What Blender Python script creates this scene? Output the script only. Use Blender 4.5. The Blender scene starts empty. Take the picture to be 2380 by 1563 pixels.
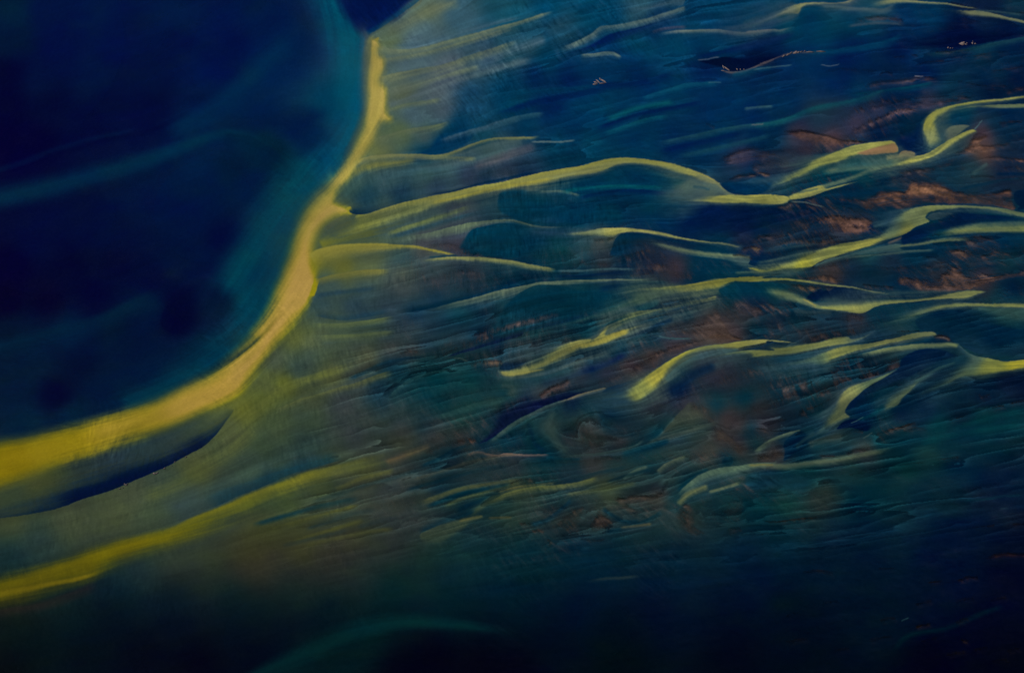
# Aerial view of a silty river delta: milky yellow silt plumes fanning through dark blue water.
import bpy, math
import numpy as np
from mathutils import Vector

# ------------------------------------------------------------------ camera
sc = bpy.context.scene
TILT = math.radians(36.0)          # off nadir
HFOV = math.radians(36.0)
DIST = 520.0                       # metres from the camera to the middle of the view
CAMY, CAMZ = -DIST*math.sin(TILT), DIST*math.cos(TILT)
cam_d = bpy.data.cameras.new('camera'); cam = bpy.data.objects.new('camera', cam_d)
sc.collection.objects.link(cam)
cam.location = (0, CAMY, CAMZ); cam.rotation_euler = (TILT, 0, 0)
cam_d.sensor_fit = 'HORIZONTAL'; cam_d.angle = HFOV; cam_d.clip_start = 1; cam_d.clip_end = 40000
sc.camera = cam

# ------------------------------------------------------------------ sky, sun, exposure
SUN_EL, SUN_AZ = math.radians(48), math.radians(-62)   # low to the upper left of the view
w = bpy.data.worlds.new('World'); sc.world = w; w.use_nodes = True
nt = w.node_tree; bg = nt.nodes['Background']
sky = nt.nodes.new('ShaderNodeTexSky'); sky.sky_type = 'NISHITA'; sky.sun_disc = False
sky.sun_elevation = SUN_EL; sky.sun_rotation = SUN_AZ
nt.links.new(sky.outputs[0], bg.inputs[0]); bg.inputs[1].default_value = 0.06
sd = bpy.data.lights.new('sun', 'SUN'); sd.energy = 3.0; sd.angle = math.radians(0.5); sd.color = (1, .95, .86)
sun = bpy.data.objects.new('sun', sd); sc.collection.objects.link(sun)
sv = Vector((math.sin(SUN_AZ)*math.cos(SUN_EL), math.cos(SUN_AZ)*math.cos(SUN_EL), math.sin(SUN_EL)))
sun.rotation_euler = sv.to_track_quat('Z', 'Y').to_euler()
sc.view_settings.view_transform = 'Standard'; sc.view_settings.look = 'None'
sc.view_settings.exposure = 0.0; sc.view_settings.gamma = 1.0

# light falling on level water, per channel (used to turn measured tints into base colours)
LIGHT = np.array([1.0, 1.0, 1.0])

# ------------------------------------------------------------------ survey: the photograph's pixels as points on the water
W0, H0 = 2379.0, 1563.0
TH = math.tan(HFOV/2)
def ground(px, py):
    u = (np.asarray(px, float)/W0*2-1)*TH
    v = (1-np.asarray(py, float)/H0*2)*TH*672/1024
    dy = v*math.cos(TILT)+math.sin(TILT); dz = v*math.sin(TILT)-math.cos(TILT)
    t = -CAMZ/dz
    return u*t, CAMY+dy*t
OX = {'0': 0.0, '1': 2148.7, '2': 4297.3, '3': 6446.0}; OY = {'0': 0.0, '1': 1406.4, '2': 2812.8, '3': 4211.4}
K = 0.27066
def pts(tile, s):
    out = []
    for tok in s.split():
        if tok[0] == '@': tile = tok[1:]; continue
        a = [float(q) for q in tok.split(',')]
        out.append([(OX[tile[0]]+a[0])*K, (OY[tile[1]]+a[1])*K] + ([a[2]*K] if len(a) > 2 else []))
    return out

SH = []          # currents, in the order they lie over each other
BASE = []        # tint of the open water between them
def R(tile, col, a, s, wu=30, wd=30, t0=.12, t1=.12, bed=0, tag=None):
    """a ribbon along a line: wu = fade above it (line drawn left to right), wd = fade below it"""
    SH.append(('R', pts(tile, s), col, a, wu, wd, t0, t1, bed, tag))
def P(tile, col, a, s, w=40, inset=0, bed=0, tag=None):
    """a patch with an outline; x,y,w gives the inward fade at that point"""
    SH.append(('P', pts(tile, s), col, a, w*K, inset*K, bed, tag, tile))
def B(tile, s):
    for tok in s.split():
        a, c = tok.split(':'); p = pts(tile, a)[0]
        BASE.append((p[0], p[1]) + tuple(float(q) for q in c.split(',')))
# ------------------------------------------------------------------ tint of the open water
B('00', '100,100:0,30,62 100,350:0,22,58 400,100:0,18,70 800,50:0,22,72 1500,100:0,26,75 2200,50:0,25,72 500,400:0,14,70 1000,350:0,18,72 1500,400:0,18,72 2000,350:0,16,74 50,650:0,4,52 350,700:0,16,62 800,700:0,20,68 1300,700:0,18,66 1900,600:0,16,72 100,950:0,2,52 400,900:0,8,54 900,900:0,12,60 1300,900:0,10,62 1700,800:0,22,72 50,1200:2,0,50 300,1200:2,2,52 800,1050:0,8,58 1200,1050:0,10,62 2000,850:0,35,80 2200,1000:0,30,78 1700,1050:0,32,75 2250,1250:0,38,66 1700,1350:0,30,72 2000,1450:0,28,62 1400,1540:0,24,66')
B('01', '300,650:0,8,58 700,500:0,10,58 1200,350:0,20,66 1800,250:0,24,66 2100,200:0,26,70 1000,600:0,14,60 1600,500:0,20,66 100,900:2,0,48 50,1150:2,0,42 600,900:0,4,50 400,1150:2,2,46 1000,850:0,6,54 1500,800:0,18,60 1900,650:0,10,60 1800,850:0,18,62 800,1150:0,4,52 1300,1000:0,8,55 1500,1200:0,6,50 1550,1350:0,4,48 1850,1150:0,22,60 2100,900:0,45,80 2150,1200:0,58,82 1000,1450:0,20,52 1300,1200:0,24,60 600,1450:0,28,62 200,1500:0,26,58')
B('02', '300,200:0,26,60 100,100:0,20,50 700,300:0,14,50 1200,200:0,18,55 1700,200:0,32,62 500,600:0,8,48 150,500:0,24,56 900,550:0,22,60 1300,400:0,24,62 200,800:0,30,62 600,730:0,32,62 1000,620:0,30,62 1400,480:0,32,64 1800,250:0,40,66 2100,700:100,105,45 2300,450:85,95,55 2000,900:85,95,60 2200,1200:62,82,70 1700,1200:80,88,55 1500,1400:62,78,65 1100,1450:72,82,60 300,1300:70,78,45 100,1400:58,72,50')
B('03', '100,300:72,80,50 600,250:70,80,55 1000,200:72,82,55 300,450:40,62,62 100,550:15,50,60 1300,250:65,80,60 1600,150:55,75,75 1900,80:50,72,70 100,1000:45,48,35 500,1000:20,45,48 100,1150:0,30,35 600,1150:0,30,40 1100,900:0,32,48 1200,750:35,55,55 1500,650:55,65,50 1800,620:62,70,48 1800,750:35,50,48 2100,650:60,55,40 2200,550:70,68,42 2300,700:55,50,45 2000,900:0,35,45 1500,950:0,28,48 1000,1150:0,18,38 1500,1150:0,15,42 2000,1100:0,18,42 300,1300:0,22,32 700,1400:0,15,30 1200,1400:0,6,32 1700,1450:0,2,28 2200,1400:0,8,35 100,1500:0,10,22')
B('10', '100,150:0,24,76 300,400:0,30,78 100,600:0,34,80 950,80:0,20,78 1150,60:0,22,76 1200,320:95,112,80 1500,100:100,112,88 1500,250:75,105,115 1800,150:60,100,118 2200,60:30,85,110 1400,380:78,105,118 1400,560:80,105,112 1700,600:85,100,115 2000,500:60,92,112 2300,420:30,80,110 1300,800:95,108,85 1600,800:82,98,105 1400,980:72,98,110 1650,950:75,95,105 1900,850:20,65,100 2200,750:0,55,95 1800,1050:0,50,90 2250,900:0,60,95 1300,1150:90,108,75 1500,1180:80,100,90 1600,1250:0,55,95 2000,1150:10,65,95 1500,1300:0,60,95 1100,1300:105,115,70 1700,1450:60,90,95 2100,1300:60,85,90 1500,1500:55,85,90 2200,1480:45,60,80 700,900:0,62,98 600,1350:0,60,95 200,1350:0,32,60 500,1200:0,35,82')
B('11', '900,150:60,90,85 1200,120:55,85,90 1500,80:58,90,92 1000,270:25,62,80 1300,250:25,58,82 1600,180:42,65,85 1900,100:50,65,85 2200,50:40,58,80 2000,140:20,45,75 800,470:85,95,60 1200,470:90,105,75 1500,430:62,85,85 1800,370:60,72,82 2100,320:30,62,80 1000,620:95,105,60 1300,600:70,90,78 800,900:110,112,45 1000,800:85,100,70 1300,800:52,82,85 1000,920:95,105,65 1300,950:75,85,75 1600,900:55,75,82 1900,900:38,55,72 2200,900:20,50,72 700,1050:62,85,80 1000,1080:55,80,85 1300,1050:65,78,80 1600,1000:55,65,75 1900,1050:30,50,70 2200,1000:0,42,68 600,1200:50,75,78 900,1220:45,70,82 1200,1200:45,65,78 1600,1150:20,50,75 1900,1180:5,45,72 600,1330:60,80,72 1000,1330:40,65,78 1400,1280:18,50,75 1800,1300:8,55,75 2200,1250:15,60,78 600,1430:85,95,60 1000,1450:70,88,68 1400,1420:45,65,72 1800,1430:20,50,68 2200,1380:20,45,68 2000,1500:0,35,65 400,1500:90,98,50 1500,680:75,75,78 1750,680:62,62,75')
B('12', '500,100:80,92,60 200,300:70,82,65 500,250:60,78,70 900,150:65,80,68 800,80:75,90,65 1200,80:40,62,70 400,350:55,75,72 1000,250:72,78,58 1200,170:62,68,65 1500,120:25,48,66 1800,60:30,48,64 2000,60:10,38,66 2100,130:0,30,64 1400,200:50,58,62 1000,330:60,72,65 1200,330:10,45,68 1500,290:10,52,68 1800,280:20,58,68 2000,200:20,55,70 2250,220:10,45,70 300,480:98,105,42 700,420:82,90,55 100,650:90,100,45 500,600:70,80,55 900,500:55,70,66 1300,400:5,48,68 1100,480:10,45,66 1600,450:0,50,68 1500,550:0,45,62 1900,430:10,58,70 2200,450:20,62,72 200,800:65,80,55 500,800:58,75,62 800,650:52,62,66 1100,600:15,45,66 1000,800:45,58,60 1300,580:15,52,65 1250,750:35,55,60 1600,650:0,45,62 1500,780:20,45,55 1900,650:15,55,65 2100,650:25,55,62 2200,560:0,45,68 100,1000:60,78,55 500,1000:45,66,62 900,950:48,58,62 1300,900:50,58,58 1600,850:35,50,56 1800,780:20,55,60 1000,1080:55,65,58 1300,1000:58,66,55 1600,950:55,58,55 200,1150:50,70,60 500,1150:32,56,66 150,1280:35,60,66 800,1130:55,68,55 1800,950:40,45,52 1700,1080:10,42,60 2000,1000:0,35,60 2200,900:0,42,66 2200,1030:0,42,64 1900,1100:30,50,56 2100,1120:35,50,58 1300,1250:50,60,58 1000,1230:68,76,48 1600,1180:15,42,58 1500,1280:35,50,55 1800,1200:25,45,56 2100,1250:25,45,55 600,1350:62,75,50 300,1480:62,78,48 900,1350:60,68,55 1200,1400:45,58,58 800,1480:45,62,58 1600,1380:15,42,58 1500,1480:40,55,52 1900,1350:25,45,55 2200,1300:20,45,55 2000,1500:20,48,55 2200,1450:15,45,58 1800,1480:15,42,55')
B('13', '100,600:62,60,38 400,550:65,60,38 700,600:55,52,42 300,750:32,44,48 700,750:38,44,48 1000,700:35,48,50 300,900:10,38,45 100,1000:0,25,42 700,950:0,32,42 1200,850:0,42,52 1500,700:22,50,50 1800,600:15,48,58 2100,600:5,40,58 1700,900:0,36,52 2200,900:0,32,52 2300,1000:0,28,48 1200,1050:0,30,45 1800,1050:0,30,45 600,1200:0,22,42 200,1300:0,10,36 700,1400:0,35,48 1000,1250:0,40,46 400,1520:0,32,48 1600,1400:2,0,28 1300,1500:0,0,28 2000,1450:2,0,26 2200,1250:0,18,38 100,400:72,78,40 400,380:68,74,42 900,450:60,60,42 1200,450:48,52,48 1400,300:38,48,52 1200,250:42,54,54')
B('20', '100,100:10,75,108 400,60:0,65,105 800,50:0,65,105 1200,80:45,85,100 1900,80:0,55,98 2200,60:0,55,98 200,200:20,75,105 200,400:40,80,102 500,230:30,75,100 900,150:0,62,102 400,500:0,60,98 700,560:0,48,95 300,650:0,40,90 1300,200:0,40,90 1500,380:0,60,102 1200,420:0,60,100 900,500:0,48,95 1900,400:0,52,95 1800,320:0,55,100 2200,200:10,65,100 2250,380:0,28,80 600,680:0,32,85 1200,650:0,40,90 1800,620:0,28,82 100,850:0,50,92 700,880:0,50,90 400,930:0,35,85 900,960:0,55,95 1500,780:0,50,92 1800,700:0,45,95 2200,700:0,38,88 2000,850:0,45,92 600,1080:0,45,88 1200,1120:0,48,90 1800,950:0,40,88 2200,1000:0,35,85 200,1100:0,48,88 800,1250:0,55,90 1500,1240:0,38,85 1900,1150:0,45,88 2200,1200:0,42,85 100,1300:50,72,90 500,1280:0,50,85 200,1450:20,45,75 1200,1320:0,52,90 1700,1380:0,42,82 2100,1350:45,50,80 2200,1450:0,40,78')
B('21', '600,180:0,52,85 1000,150:0,48,82 1000,250:0,40,78 1300,100:0,42,85 1500,180:30,72,85 1700,180:50,80,92 300,350:0,52,80 700,400:0,50,82 1000,430:0,42,78 1300,350:0,52,88 1400,450:0,44,82 1800,430:0,24,72 2100,450:0,20,62 1600,560:0,30,72 2100,600:25,35,65 300,560:0,52,78 600,570:0,55,80 300,650:8,58,78 500,700:10,62,82 700,700:40,72,85 850,680:70,80,80 400,800:10,55,75 700,800:30,60,75 900,860:50,58,68 1100,720:25,45,68 1050,800:0,38,68 1300,830:30,42,65 1500,900:60,52,62 1750,830:0,45,75 1850,930:0,48,75 1700,980:0,42,72 1900,720:0,45,75 150,920:0,40,70 300,960:0,38,68 700,960:0,32,62 1000,940:15,40,65 1300,950:30,42,62 700,1050:5,55,75 1100,1050:0,40,70 300,1100:0,48,72 500,1180:0,45,70 800,1180:0,50,78 100,1250:12,48,68 400,1300:15,48,68 700,1280:0,40,65 1000,1250:15,65,82 300,1450:10,58,72 700,1430:8,52,70 600,1520:20,52,68 1300,1350:0,42,72 1200,1480:5,45,68 1600,1300:15,50,75 1700,1400:70,65,68 1500,1440:45,55,68 2000,1100:0,48,72 2100,1300:50,52,62 2250,1200:8,35,62 2200,1420:0,38,65 1900,1450:80,65,58')
B('22', '150,250:40,50,62 300,150:35,50,65 100,150:20,50,68 300,430:15,55,75 100,550:40,65,70 500,380:20,55,75 800,300:0,36,68 1000,200:0,42,72 1300,120:10,50,72 500,480:62,60,65 350,560:45,52,60 700,430:35,45,62 900,400:40,45,60 1100,330:60,52,55 1300,220:68,55,55 1500,150:65,55,60 1800,60:80,65,60 2000,60:65,55,58 200,650:0,20,58 50,750:0,12,52 600,600:0,28,62 450,650:15,55,68 250,800:20,58,66 150,950:0,36,60 420,850:50,70,65 300,1000:0,42,60 600,850:20,48,58 750,850:45,50,55 600,950:30,42,52 950,750:0,35,62 1000,850:15,35,52 1050,950:45,42,50 1100,900:10,35,52 1300,800:30,48,58 1350,900:0,45,65 750,700:10,50,66 1000,650:45,72,75 1300,680:40,48,60 1550,550:0,24,62 1500,400:10,45,70 1600,650:50,52,60 1750,720:50,62,62 1500,900:35,62,65 1700,850:45,65,62 1850,650:5,45,65 1850,420:40,42,58 2000,450:35,42,58 2100,600:0,42,65 2100,400:25,42,60 2250,350:10,40,65 2200,700:45,45,52 1950,780:60,52,55 2050,820:55,48,50 1900,950:65,60,58 2050,1030:60,52,52 2150,880:0,38,62 2250,850:50,45,50 2200,1000:10,45,60 1800,1050:55,62,58 1500,1050:35,58,62 1150,1050:0,42,62 100,1150:35,48,58 400,1130:0,42,62 350,1250:5,45,62 800,1150:50,52,56 600,1250:20,45,58 1000,1200:30,50,58 1300,1180:15,50,62 200,1450:40,60,55 100,1400:62,75,55 500,1450:15,48,58 900,1400:62,72,50 1200,1300:40,62,62 800,1500:30,50,55 1200,1480:38,50,52 1450,1300:40,60,60 1600,1350:5,42,62 1500,1500:10,48,62 1350,1440:50,52,50 1650,1480:20,48,55 1900,1450:15,48,60 2200,1300:0,42,65 2200,1480:0,38,58 2000,1250:30,60,65 1950,1130:0,38,60')
B('23', '100,250:30,48,50 500,250:30,42,50 800,250:32,45,50 1200,200:15,42,55 1600,250:35,45,50 1900,250:15,42,52 200,500:0,38,55 600,550:0,36,56 1000,500:0,32,52 1500,550:0,32,54 2000,500:0,30,56 300,750:0,34,50 800,650:0,34,58 1300,750:0,26,52 2200,700:0,18,48 200,950:0,26,48 700,950:0,18,50 1300,1000:0,12,45 2000,950:0,14,42 400,1200:0,14,40 1000,1200:0,14,35 1000,1450:0,16,28 2000,1400:0,8,32 100,1450:2,0,28')
B('30', '100,100:0,58,98 600,120:0,55,95 700,60:10,62,95 1000,60:25,70,95 300,250:0,62,98 900,250:0,58,95 1500,120:0,50,92 1400,250:0,40,88 2000,50:10,28,65 2300,60:12,45,72 600,280:0,60,98 200,380:0,28,78 900,400:0,35,88 100,520:0,15,48 500,500:0,45,92 800,500:0,28,80 1300,400:0,25,75 1800,300:0,15,60 2200,280:0,20,65 1500,480:0,38,78 2000,450:5,45,75 2200,480:0,35,75 300,620:0,38,88 700,650:0,40,88 1500,600:0,28,78 2100,600:5,40,72 2300,680:0,22,62 200,750:0,42,90 800,700:0,32,82 1400,800:0,35,78 1700,750:8,45,75 2100,800:0,24,62 300,900:0,42,88 100,1000:0,40,85 900,780:0,45,85 1200,850:0,32,75 1100,960:45,50,78 1500,880:55,55,78 800,960:30,50,78 1250,1000:0,35,72 600,1000:30,55,78 900,1050:60,55,75 200,1100:0,42,85 400,1150:60,55,72 150,1250:0,38,75 1100,1150:0,24,65 700,1200:75,55,62 500,1280:55,48,65 300,1400:40,45,68 150,1450:35,45,68 600,1330:0,42,75 1350,1050:0,40,75 1350,1250:0,26,68 1600,1200:35,75,88 1800,1000:0,50,82 2200,1000:0,35,75 2100,1050:10,45,75 1500,1030:0,40,75 2000,1150:75,58,65 2200,1150:5,38,70 900,1400:5,65,82 600,1480:0,58,82 1000,1480:0,48,78 1500,1420:15,45,70 2000,1300:90,65,58 2200,1300:20,40,65 1700,1350:20,45,68')
B('31', '600,80:0,52,82 1000,80:5,62,82 300,170:10,55,80 50,170:0,48,85 1400,60:30,42,65 1900,40:30,58,75 1700,50:15,52,78 2200,80:20,35,62 1100,150:0,38,72 1300,180:15,42,70 900,220:0,35,70 200,450:0,32,65 500,420:0,30,65 800,370:0,36,72 1100,430:0,38,72 100,560:0,34,62 400,550:20,36,60 1050,560:0,36,70 800,500:60,50,60 200,640:45,48,65 300,700:5,45,75 100,800:0,34,72 1000,480:30,40,62 1400,600:0,32,68 1700,480:0,28,68 2100,480:0,45,75 1600,570:0,48,75 2200,650:0,40,72 1600,720:0,42,72 1000,780:30,72,82 1400,800:0,42,70 900,880:20,42,65 1200,850:25,42,65 2000,720:15,42,68 2200,850:15,48,68 1800,850:10,42,66 1000,950:0,38,68 1400,950:20,42,65 700,960:60,52,55 1000,1000:20,42,62 1300,1000:0,38,66 1600,900:40,45,60 2000,1000:50,45,55 2250,1050:0,26,60 1300,1120:0,34,68 800,1120:0,28,62 600,1180:0,40,70 300,1060:20,48,62 100,1100:0,48,72 200,1200:15,52,70 400,1300:0,42,68 200,1350:20,42,62 900,1320:45,50,62 700,1400:15,42,64 500,1450:30,42,60 1100,1280:0,45,72 1300,1250:10,58,78 1400,1350:0,42,68 1250,1440:20,48,62 1700,1350:0,34,62 2000,1350:5,42,65 2200,1250:50,78,75 2200,1330:25,65,75 1900,1450:0,34,62 2200,1480:0,42,60 1700,1500:0,30,58 2200,1150:0,45,75')
B('32', '1000,650:0,40,68 1100,700:0,52,70 1000,750:0,30,64 1500,700:0,28,62 1300,750:0,26,60 1700,600:0,30,60 2000,600:0,22,54 2000,500:0,28,58 2200,450:0,18,54 2300,550:0,16,48 1800,700:0,26,52 2000,750:0,46,64 2300,750:0,48,68 1600,850:0,52,68 2000,900:0,45,66 1300,900:0,48,68 1100,980:0,46,66 2200,1000:0,38,60 1700,1000:0,40,62 1500,1100:15,52,62 1000,1050:50,58,60 700,1020:5,42,64 400,1000:0,32,60 300,950:0,32,60 100,1100:55,52,52 200,1080:60,52,50 500,1250:0,45,60 900,1250:15,48,58 300,1300:0,45,62 1300,1200:5,45,58 1200,1350:0,38,55 1800,1200:0,34,60 2200,1250:0,24,54 100,1450:0,45,62 600,1450:30,48,52 1000,1450:0,40,55 1500,1400:0,34,55 2100,1350:0,22,52 2200,1500:0,22,52 700,940:50,68,68 550,950:0,42,62 300,780:20,42,60 200,820:45,48,55 300,500:0,42,64 300,400:0,40,66 700,620:25,45,58 600,700:0,36,58 1000,380:15,38,58 900,290:0,42,66 1000,250:0,38,62 1100,300:10,40,60 2000,60:0,30,60 2250,100:0,38,60 2200,200:0,40,62 1900,130:0,45,62 100,300:20,42,62 500,330:5,48,68')
B('33', '300,100:5,48,58 1000,80:0,40,62 1700,80:0,32,56 2200,150:0,22,52 300,450:0,36,60 1000,350:0,28,56 1800,400:0,18,48 2300,350:0,10,38 500,600:0,20,46 1000,600:0,18,46 1700,600:0,14,45 2200,700:2,6,34 300,900:0,18,36 1000,900:0,18,38 1600,900:0,14,42 500,1200:0,12,36 1200,1200:0,20,42 2000,1200:2,6,34 500,1450:0,14,36 1500,1450:2,2,30 2200,1450:2,6,28')

# ------------------------------------------------------------------ currents and plumes
Y2=(150,143,18); YG=(152,150,76); OR=(118,74,54); BR=(84,62,62)
# deep water on the left
R('00',(0,28,70),.45,'-200,1520 0,1460 300,1350 600,1240 850,1180 1200,1120',40,40)
R('00',(0,6,52),.55,'300,1370 600,1290 900,1200 1300,1120 1500,1020 1700,930',35,45)
R('00',(0,46,78),.85,'-300,1760 0,1700 400,1610 800,1500 1200,1390 1500,1280 1700,1200 1850,1155 2000,1140 2150,1180 2344,1270',[170,170,130,60,60],[150,170,170,90,120],.0,.15)
R('00',(0,42,84),.75,'1400,1150 1700,1020 1950,860 2150,680 2344,480 2550,330',150,150)
R('00',(0,30,62),.7,'1900,1150 2100,1170 2300,1260 2450,1400',30,260)
R('01',(0,34,66),.85,'-200,1590 0,1550 300,1480 600,1400 900,1310 1100,1210 1400,1100',70,160,0,.2)
P('01',(0,3,48),.5,'1370,1400,20 1400,1250,20 1550,1050,60 1750,950,120 1800,1000,150 1750,1250,150 1650,1450,120 1500,1480,30')
P('02',(0,4,46),.4,'290,620 310,450 450,380 620,480 680,680 520,745 380,735',90)
# blue-green plume beside the main current
P('10',(0,80,110),.95,'300,-120,300 420,150,320 560,500,320 640,850,200 600,1100,250 450,1400,250 300,1700,200 700,1600,60 880,1250,60 985,950,60 990,600,80 1000,300,70 920,180,80 800,0,100 760,-120,100')
R('10',(0,88,116),.5,'620,-100 720,150 800,400 820,700 800,900',160,200)
P('10',(0,24,72),.85,'60,1050 200,900 350,860 650,880 720,1000 600,1180 450,1290 350,1290 100,1130',130)
R('11',(0,80,98),.6,'560,-120 470,20 400,150 250,350 100,600 -50,900 -200,1200',210,300)
R('11',(0,66,88),.62,'640,100 480,300 380,520 300,750 230,930 150,1130 60,1320 -60,1480 -250,1640 -450,1780 -800,1960 -1150,2100',90,[200,280,300,300,280,260,200,120],.05,.05)
P('10',(0,21,78),.95,'790,-120,60 860,60,60 930,180,70 1020,285,20 1200,180,40 1340,70,40 1440,-10,40 1520,-120,40')
R('10',(0,56,98),.6,'1000,300 1180,190 1340,85 1480,-30 1560,-120',50,12,.05,0)
# fan of grey-green water at the top
P('10',(88,110,100),.6,'1035,325,10 1180,225,10 1340,115,10 1450,40,10 1560,-120,10 1900,-120,250 1700,150,200 1500,330,150 1200,400,80')
R('10',(112,120,88),.5,'1150,280 1350,180 1550,80 1800,0',60,90)
R('10',(62,92,106),.6,'1180,400 1450,385 1700,315 2000,235 2344,140',50,8)
R('10',(106,118,92),.75,'1110,400 1230,432 1450,415 1700,350 2000,270 2344,170 @20 300,140 470,90',14,[80,80,60,30],.02,.1)
R('10',(106,117,90),.65,'1120,515 1300,490 1600,430 1900,340 2344,215',22,50,.02,.2)
R('10',(112,120,90),.75,'1110,665 1250,632 1450,600 1650,560 1900,470 2344,330',16,90,.02,.2)
R('10',(98,110,92),.6,'1150,790 1400,740 1700,640 2000,560',60,60)
R('10',(88,106,110),.7,'1170,900 1400,820 1700,710 2000,620 2344,520 @20 150,525 250,505',60,50,.02,.1)
R('10',(102,114,86),.6,'1160,945 1350,890 1500,865 1650,840',25,45)
R('10',(106,117,82),.65,'1040,1205 1200,1150 1450,1095 1620,1070 1720,1040',16,80,.02,.15)
P('10',(0,52,92),.9,'1430,1325,20 1550,1230,30 1610,1120,40 1720,1040,50 1900,1040,80 2344,900,80 2344,990,50 2000,1080,40 1900,1210,20 1700,1310,10 1550,1330,10',40)
R('10',(62,90,104),.75,'1600,1215 1900,1120 2100,1060 2344,985',18,60)
P('10',(64,90,94),.7,'1700,1340,20 1900,1260,20 2050,1215,20 2344,1200,30 @11 2344,-120,60 2000,0,60 1600,60,80 1300,50,80')
R('10',(122,126,80),.95,'900,1385 1050,1347 1200,1331 1400,1330 1600,1333 1720,1312 1900,1240 2050,1197 2150,1186 2344,1180 @20 260,1180 345,1163',12,[60,50,45,35,30,25],.02,.05)
R('10',(108,117,84),.7,'1380,1340 1600,1352 1800,1346 1950,1340',14,40)
R('20',(86,106,106),.9,'250,1218 450,1212 640,1206',10,16)
R('10',(125,122,55),.55,'840,1520 950,1450 1100,1420 1300,1400 1450,1370',50,60)
R('20',(88,88,94),.55,'-250,1430 0,1350 200,1290 320,1250',60,70)
# main current
MAIN='-900,1110,102 -300,1010,102 0,945,102 300,890,102 600,815,94 900,735,94 1200,640,94 1500,510,102 1750,380,119 2000,190,119 2130,60,119 @11 0,1440,102 100,1300,102 190,1080,102 270,880,102 330,700,102 400,470,119 480,320,136 580,180,153 700,50,153 @10 700,1480,136 860,1310,85 960,1090,66 990,900,57 990,700,57 1000,480,57 1020,380,38 1045,335,17 1100,365,17 1120,405,38 1110,450,57 1140,510,20 1150,600,38 1110,690,57 1150,750,20 1165,850,27 1160,980,20 1195,1030,17 1120,1070,57 1070,1180,85 960,1350,68 880,1450,57 860,1540,57 @11 800,220,102 730,338,28 790,370,17 838,410,14 800,440,38 700,480,57 620,560,68 580,680,85 560,850,57 545,1000,14 515,1120,14 480,1240,38 400,1360,66 300,1480,66 @12 240,140,66 120,300,66 0,460,66 @02 2080,560,57 1950,650,57 1700,765,68 1400,905,85 1100,1010,102 800,1120,100 560,1195,110 340,1275,110 100,1365,110 -300,1485,110 -900,1635,110'
P('02',[('02',0,1150,126,112,8),('02',400,1050,135,122,14),('02',1000,850,142,130,18),('02',1600,600,148,138,22),('11',200,1200,152,142,20),('11',450,600,150,140,26),('11',700,150,150,145,50),('10',1050,900,150,142,62),('10',1080,500,142,136,66)],1,MAIN,40,inset=-46,tag='main')
P('02',[('02',0,1100,134,116,12),('02',500,980,142,124,20),('02',1100,800,152,130,40),('02',1700,520,172,140,62),('12',50,150,184,150,76),('11',400,900,182,148,76),('11',550,450,180,152,80),('11',720,150,172,152,72),('10',1080,900,182,160,84),('10',1090,550,182,160,84)],.95,MAIN,50,inset=0)
R('10',(172,156,76),.85,'700,1640 820,1470 930,1310 1020,1150 1070,1000 1085,850 1080,700 1080,560 1065,420 1050,350',[70,75,80,75,65,45],[70,80,85,80,70,45],.1,.06)
R('11',(150,142,28),.7,'590,690 750,620 900,560 1000,520 1080,490',60,100,.05,.3)
P('11',(140,132,28),.7,'500,760,60 700,715,30 950,700,110 1000,760,170 880,850,170 720,920,120 600,990,70 520,1020,40')
R('11',(92,96,60),.7,'640,560 720,495 800,452 850,440',25,30)
# dark lens under the main current
P('02',(0,24,54),.95,'2010,700,30 1960,800,20 1900,880,10 1780,1000,8 1600,1105,8 1300,1255,8 1000,1378,8 700,1480,8 480,1558,8 200,1612,8 0,1640,8 -300,1690,8 -900,1790,8 -900,1600,200 -300,1510,260 0,1440,240 300,1330,220 600,1210,200 900,1090,170 1200,1000,150 1500,900,170 1800,770,130 1940,690,90',tag='lens')
R('02',(0,14,50),.9,'480,1540 700,1470 1000,1366 1300,1245 1600,1095 1780,990 1880,890',150,8,.15,.15)
# field below, lower left
R('12',(100,104,42),.36,'-150,850 100,640 300,500 500,435 750,350 980,285',50,130,.1,.3)
R('12',(86,93,54),.7,'200,720 450,610 700,540 900,480 1100,410 1240,365',18,55)
R('12',(5,42,66),.75,'820,440 1000,370 1150,310 1320,262 1500,250',25,40)
R('12',(18,50,64),.75,'-400,1560 -100,1440 0,1405 200,1318 400,1240 600,1180 800,1120',130,8)
R('12',[('12',-300,1550,112,108,28),('12',300,1330,106,106,36),('12',900,1150,84,90,46),('12',1400,1030,74,74,50)],.9,'-900,1840 -500,1650 -250,1545 -50,1460 100,1395 300,1330 500,1250 700,1200 900,1150 1100,1100 1300,1050 1480,1000',36,[80,100,130,160,180,150],.12,.4)
R('12',(96,82,54),.5,'1150,1160 1350,1080 1550,1000',50,90)
R('02',(88,96,48),.4,'1200,1480 1500,1350 1800,1180 2050,1000 2200,800',120,120)
for a,b,c in [((86,90,46),'700,1400 1000,1290 1250,1225',40),((24,50,60),'500,1500 900,1385 1200,1300 1500,1215',40)]:
    R('12',c and a,.65,b,c,c)
for a,b in [((12,46,58),'0,310 300,210 600,130 950,60'),((84,88,40),'100,345 400,260 700,180 950,120'),((28,48,56),'450,325 800,220 1100,150'),((78,82,40),'350,440 700,330 980,255'),((40,52,50),'250,470 600,395 850,335'),((70,74,42),'450,480 800,400 1050,350 1250,330'),((34,46,50),'900,330 1150,250 1400,180')]:
    R('13',a,.65,b,32,38)
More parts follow.
